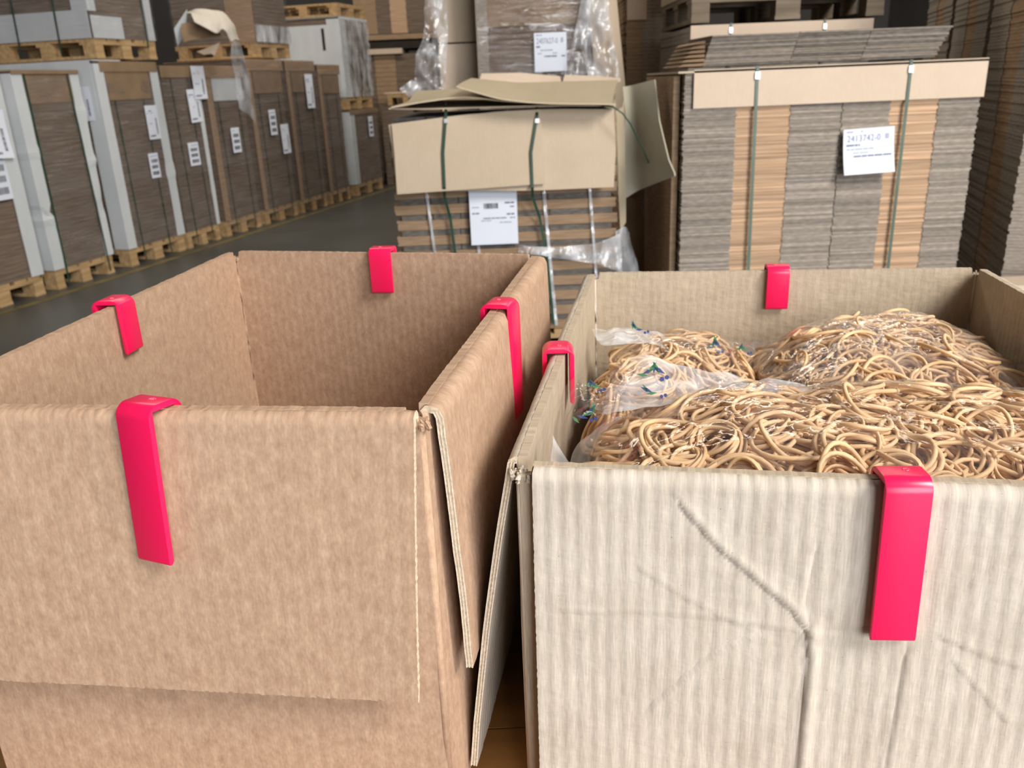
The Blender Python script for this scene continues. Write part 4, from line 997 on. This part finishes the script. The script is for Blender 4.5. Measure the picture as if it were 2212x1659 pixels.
# ------------------------------------------------------------------ bags of rubber bands
RQ = [np.array(c) * U for c in RC]
def bil(s, t): return (RQ[0] * (1 - s) + RQ[1] * s) * (1 - t) + (RQ[3] * (1 - s) + RQ[2] * s) * t
DIN = 0.0
class Bag:
    def __init__(b, s0, s1, t0, t1, zc, dome, seed, slope=(0, 0), pw=3.0):
        b.s0, b.s1, b.t0, b.t1, b.zc, b.dome, b.seed, b.slope, b.pw = s0, s1, t0, t1, zc, dome, seed, slope, pw
    def rho(b, a, c): return (abs(a) ** b.pw + abs(c) ** b.pw) ** (1 / b.pw)
    def P(b, a, c, off=0.0):
        """a,c in [-1,1]"""
        s = (b.s0 + b.s1) / 2 + a * (b.s1 - b.s0) / 2; t = (b.t0 + b.t1) / 2 + c * (b.t1 - b.t0) / 2
        q = bil(s, t); rh = min(1, b.rho(a, c))
        z = b.zc + b.dome * ((1 - rh ** 3) - 1) + b.slope[0] * a + b.slope[1] * c + .006 * nz(q[0] * 13 + b.seed, q[1] * 13)
        return np.array([q[0], q[1], z + off])
    def N(b, a, c):
        e_ = .03; du = b.P(min(a + e_, 1), c) - b.P(max(a - e_, -1), c); dv = b.P(a, min(c + e_, 1)) - b.P(a, max(c - e_, -1))
        n_ = np.cross(du, dv); return n_ / np.linalg.norm(n_)
BAGS = {
 'front': Bag(.045, .985, .02, .42, CAMH - 1.305 * U, .060, 3.0, (.002, .006), 4.0),
 'right': Bag(.40, .97, .47, .965, CAMH - 1.45 * U, .055, 9.0, (.010, .010), 3.0),
 'back': Bag(.04, .43, .66, .965, CAMH - 1.58 * U, .045, 15.0, (-.002, .003), 3.0),
 'left': Bag(.035, .26, .36, .70, CAMH - 1.48 * U, .05, 21.0, (0, .0), 2.6)}
ROOT = {}
for k, (lab, ) in dict(front=('large clear plastic bag of rubber bands behind the front flap',), right=('clear plastic bag of rubber bands in the back right corner of the box',), back=('small printed plastic bag of rubber bands in the back left corner of the box',), left=('crumpled printed plastic bag by the left wall of the box',)).items():
    B = BAGS[k]; c = B.P(0, 0); o = (c[0], c[1], TZ + .009)
    r = empty('plastic_bag', o, 0, lab, 'bag'); ROOT[k] = (r, np.array(o))
    nu, nv = (120, 56) if k == 'front' else (76, 64) if k == 'right' else (50, 40)
    ins = .02
    vs = []
    for i in range(nu + 1):
        for j in range(nv + 1):
            a = -1 + 2 * i / nu; c_ = -1 + 2 * j / nv
            p = B.P(a, c_, .010)
            # wrinkles
            x, y = p[0], p[1]
            wr = .0035 * nz(x * 34 + B.seed, y * 46) + .0022 * (1 - abs(nz(x * 40 + y * 26 + B.seed, y * 70 - x * 30)) * 3) * .5 + .0016 * nz(x * 110, y * 130 + B.seed)
            p[2] += wr
            rim = max(abs(a), abs(c_))
            if rim > .93: p[2] -= .05 * ((rim - .93) / .07) ** 1.6
            vs.append(p - np.array(o))
    mm = MB(); mm.add(vs, [(i * (nv + 1) + j, (i + 1) * (nv + 1) + j, (i + 1) * (nv + 1) + j + 1, i * (nv + 1) + j + 1) for i in range(nu) for j in range(nv)])
    mm.build('film', 'bag_film_hazy' if k == 'right' else 'bag_film', r, smooth=True)
FS = 1.25 / 1.1
def fin(bag, name, rows, mat='bag_film_milky', amp=.004, freq=38, nu=40, nv=16, seed=0):
    r, o = ROOT[bag]; return loft(name, [pts(q, Y * FS) for q, Y in rows], mat, r, origin=o, amp=amp, freq=freq, nu=nu, nv=nv, seed=seed)
f1 = fin('front', 'gathered_end', [([(1325, 810), (1352, 778), (1385, 764), (1420, 772), (1480, 790), (1560, 802), (1625, 826)], .640), ([(1310, 850), (1345, 830), (1400, 825), (1480, 835), (1560, 842), (1660, 850)], .620), ([(1300, 900), (1345, 890), (1400, 880), (1480, 872), (1560, 875), (1680, 872)], .600)])
fin('front', 'film_edge', [([(1600, 840), (1650, 812), (1700, 822), (1770, 846), (1860, 842), (1950, 838), (2050, 850), (2212, 868)], .635), ([(1600, 862), (1650, 850), (1700, 850), (1770, 868), (1860, 870), (1950, 866), (2050, 878), (2212, 890)], .612)], amp=.003)
fin('front', 'film_fold', [([(1232, 1000), (1250, 960), (1290, 925), (1330, 890)], .52), ([(1262, 1010), (1285, 975), (1310, 935), (1345, 905)], .50)], amp=.003)
f2 = fin('back', 'sealed_edge', [([(1278, 712), (1330, 706), (1372, 708), (1420, 716), (1460, 742)], .885), ([(1290, 735), (1340, 722), (1380, 726), (1420, 738), (1460, 752)], .865), ([(1302, 748), (1340, 742), (1390, 740), (1430, 752), (1470, 768)], .845)], amp=.004)
f3 = fin('back', 'sealed_edge', [([(1470, 728), (1520, 734), (1580, 740), (1632, 742)], .875), ([(1468, 750), (1520, 765), (1580, 772), (1634, 770)], .85), ([(1480, 768), (1530, 784), (1590, 798), (1640, 800)], .83)], mat='bag_film', amp=.004)
f4 = fin('left', 'crumpled_film', [([(1222, 840), (1248, 808), (1262, 815), (1300, 828), (1345, 838)], .66), ([(1218, 880), (1238, 850), (1265, 850), (1310, 862), (1345, 862)], .63), ([(1214, 960), (1235, 930), (1262, 900), (1300, 890), (1332, 880)], .58)], mat='bag_film', amp=.007, freq=46)
fin('left', 'film_fold', [([(1193, 940), (1205, 962), (1228, 1000)], .50), ([(1190, 1000), (1205, 1010), (1236, 1012)], .485)], amp=.002)
# printed leaves and berries on the small bags
def leafprint(bag, px, py, Y, s, rot, nl=5):
    r, o = ROOT[bag]; s *= FS; c = at(px, py, Y * FS); ex = CR; ey = CU
    g = MB(); b_ = MB()
    for i in range(nl):
        a_ = rot + (i - nl / 2) * .55; L_ = s * RNG.uniform(.7, 1.1)
        dx = np.array(ex) * math.cos(a_) + np.array(ey) * math.sin(a_); dn = -np.array(ex) * math.sin(a_) + np.array(ey) * math.cos(a_)
        base = c + np.array(ex) * (i - nl / 2) * s * .35
        (g if i % 2 == 0 else b_).add([base - o, base + dx * L_ * .5 + dn * L_ * .14 - o, base + dx * L_ - o, base + dx * L_ * .5 - dn * L_ * .14 - o], [(0, 1, 2, 3)])
    ang = [2 * math.pi * k / 8 for k in range(8)]
    for q in ((.5, -.3), (.8, -.2)):
        cc = c + np.array(ex) * s * q[0] + np.array(ey) * s * q[1]
        b_.add([cc + (np.array(ex) * math.cos(a_) + np.array(ey) * math.sin(a_)) * s * .14 - o for a_ in ang], [tuple(range(8))])
    g.build('printed_leaves', 'print_green', r); b_.build('printed_berries', 'print_blue', r)
leafprint('back', 1382, 712, .862, .011, 2.6, 4); leafprint('back', 1538, 752, .85, .014, 1.2, 6); leafprint('back', 1606, 758, .846, .010, 1.9, 5)
leafprint('front', 1412, 808, .622, .013, 1.5, 6); leafprint('front', 1415, 848, .606, .010, 3.0, 3)
leafprint('left', 1286, 836, .632, .009, 2.2, 5); leafprint('left', 1262, 898, .596, .011, .6, 5)

# rubber bands
def band_path(r1, r2, rr, seg=26):
    ph = [rr.uniform(0, 6.28) for _ in range(4)]; P_ = []
    for i in range(seg):
        a_ = 2 * math.pi * i / seg
        k_ = 1 + .05 * math.sin(2 * a_ + ph[0]) + .035 * math.sin(3 * a_ + ph[1])
        P_.append((r1 * k_ * math.cos(a_), r2 * k_ * math.sin(a_), .0035 * math.sin(a_ + ph[2]) + .0022 * math.sin(2 * a_ + ph[3])))
    return P_
VAR = []
rr = random.Random(5)
for i in range(14):
    r1 = rr.uniform(.024, .034); r2 = r1 * rr.uniform(.62, .98)
    mm = MB(); mm.tube(band_path(r1, r2, rr), .0020, 6, closed=True)
    me_o = mm.build('rubber_band', 'rubber', smooth=True); VAR.append((me_o.data, mm.v, mm.f)); bpy.data.objects.remove(me_o)
coils = []
for k, B in BAGS.items():
    sp = .036 if k == 'front' else .034
    wx = float(np.linalg.norm(bil(B.s1, .5) - bil(B.s0, .5))); wy = float(np.linalg.norm(bil(.5, B.t1) - bil(.5, B.t0)))
    na = max(3, int(wx / sp)); nc = max(3, int(wy / sp))
    for lay in range(2):
        for i in range(na):
            for j in range(nc):
                a = (-1 + 2 * (i + .5 + rr.uniform(-.42, .42) + lay * .5) / na) * .90; c = (-1 + 2 * (j + .5 + rr.uniform(-.42, .42) + lay * .5) / nc) * .86
                sa, sb = (.075 - (B.s0 + B.s1) / 2) / ((B.s1 - B.s0) / 2), (.925 - (B.s0 + B.s1) / 2) / ((B.s1 - B.s0) / 2)
                ta, tb2 = (.066 - (B.t0 + B.t1) / 2) / ((B.t1 - B.t0) / 2), (.934 - (B.t0 + B.t1) / 2) / ((B.t1 - B.t0) / 2)
                a = min(max(a, sa), sb); c = min(max(c, ta), tb2)
                if B.rho(a, c) > .97 or abs(a) > .95 or abs(c) > .95: continue
                coils.append((lay, k, a, c))
inst = []
for lay, k, a, c in coils:
    B = BAGS[k]; n_ = Vector(B.N(a, c)); p = Vector(B.P(a, c, -.006 - lay * .009))
    ti = Matrix.Rotation(rr.uniform(-.26, .26), 3, 'X') @ Matrix.Rotation(rr.uniform(-.26, .26), 3, 'Y')
    if rr.random() < .14: ti = Matrix.Rotation(rr.uniform(.5, .9) * rr.choice((-1, 1)), 3, 'X'); p = p - n_ * .012
    q = n_.to_track_quat('Z', 'Y').to_matrix(); spin = Matrix.Rotation(rr.uniform(0, 6.28), 3, 'Z')
    nb_ = rr.randint(6, 10); base_i = rr.randrange(14)
    for m_ in range(nb_):
        rot = q @ ti @ spin @ Matrix.Rotation(rr.gauss(0, .10), 3, 'X') @ Matrix.Rotation(rr.gauss(0, .10), 3, 'Y') @ Matrix.Rotation(rr.gauss(0, .25), 3, 'Z')
        sc = rr.uniform(.66, 1.08)
        off = q @ ti @ Vector((rr.gauss(0, .0028), rr.gauss(0, .0028), (m_ - nb_ / 2) * .0022))
        M = Matrix.Translation(p + off) @ rot.to_4x4() @ Matrix.Diagonal((sc, sc, 1, 1))
        inst.append((lay, k, p, (base_i + m_ % 3) % 14, M))
bulk = MB()
GL = {'front': 'loose beige rubber band coiled inside the large front bag', 'right': 'beige rubber band coiled inside the back right bag', 'back': 'beige rubber band inside the small printed back left bag', 'left': 'beige rubber band inside the crumpled bag by the left wall'}
# the 300 nearest the camera in the upper layer are single objects
top = sorted([t_ for t_ in inst if t_[0] == 0], key=lambda t_: (Vector(t_[2]) - Vector((0, 0, CAMH))).length)
single = set(id(t_) for t_ in top[:300])
for t_ in inst:
    lay, k, p, vi, M = t_
    if id(t_) in single:
        o = bpy.data.objects.new('rubber_band', VAR[vi][0]); COL.objects.link(o); o.matrix_world = M
        ps_ = float((np.array(p)[:2] - RQ[0]) @ (RQ[1] - RQ[0]) / np.linalg.norm(RQ[1] - RQ[0]) ** 2); pt_ = float((np.array(p)[:2] - RQ[0]) @ (RQ[3] - RQ[0]) / np.linalg.norm(RQ[3] - RQ[0]) ** 2)
        wh = ('at the left end', 'left of the middle', 'around the middle', 'near the red clip', 'at the right end')[min(4, max(0, int(ps_ * 5.0)))] if k == 'front' else ''
        dp = (' close to front flap' if pt_ < .16 else ' farther back') if k == 'front' else ''
        gname = {'front': 'large front', 'right': 'back right', 'back': 'small back left', 'left': 'crumpled left'}[k] + ' bag'
        tag(o, ('beige rubber band in the front bag ' + wh + dp) if k == 'front' else GL[k], 'rubber band', ('rubber bands in the ' + gname + ' ' + wh + dp).strip())
    else:
        bulk.add([M @ Vector(v) for v in VAR[vi][1]], VAR[vi][2], 0)
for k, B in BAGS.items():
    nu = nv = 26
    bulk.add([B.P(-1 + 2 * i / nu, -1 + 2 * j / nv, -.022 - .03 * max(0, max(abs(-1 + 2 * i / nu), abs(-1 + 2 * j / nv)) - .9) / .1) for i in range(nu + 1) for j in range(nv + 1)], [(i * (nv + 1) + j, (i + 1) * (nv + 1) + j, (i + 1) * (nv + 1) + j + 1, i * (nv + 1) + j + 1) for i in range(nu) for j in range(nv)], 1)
cb = bil(.5, .5)
o = bulk.build('rubber_bands', ['rubber', 'rubber_gap_shade'], smooth=True, origin=(cb[0], cb[1], TZ + .01))
tag(o, 'tangled mass of beige rubber bands filling the bags in the grey box', 'rubber bands', kind='stuff')
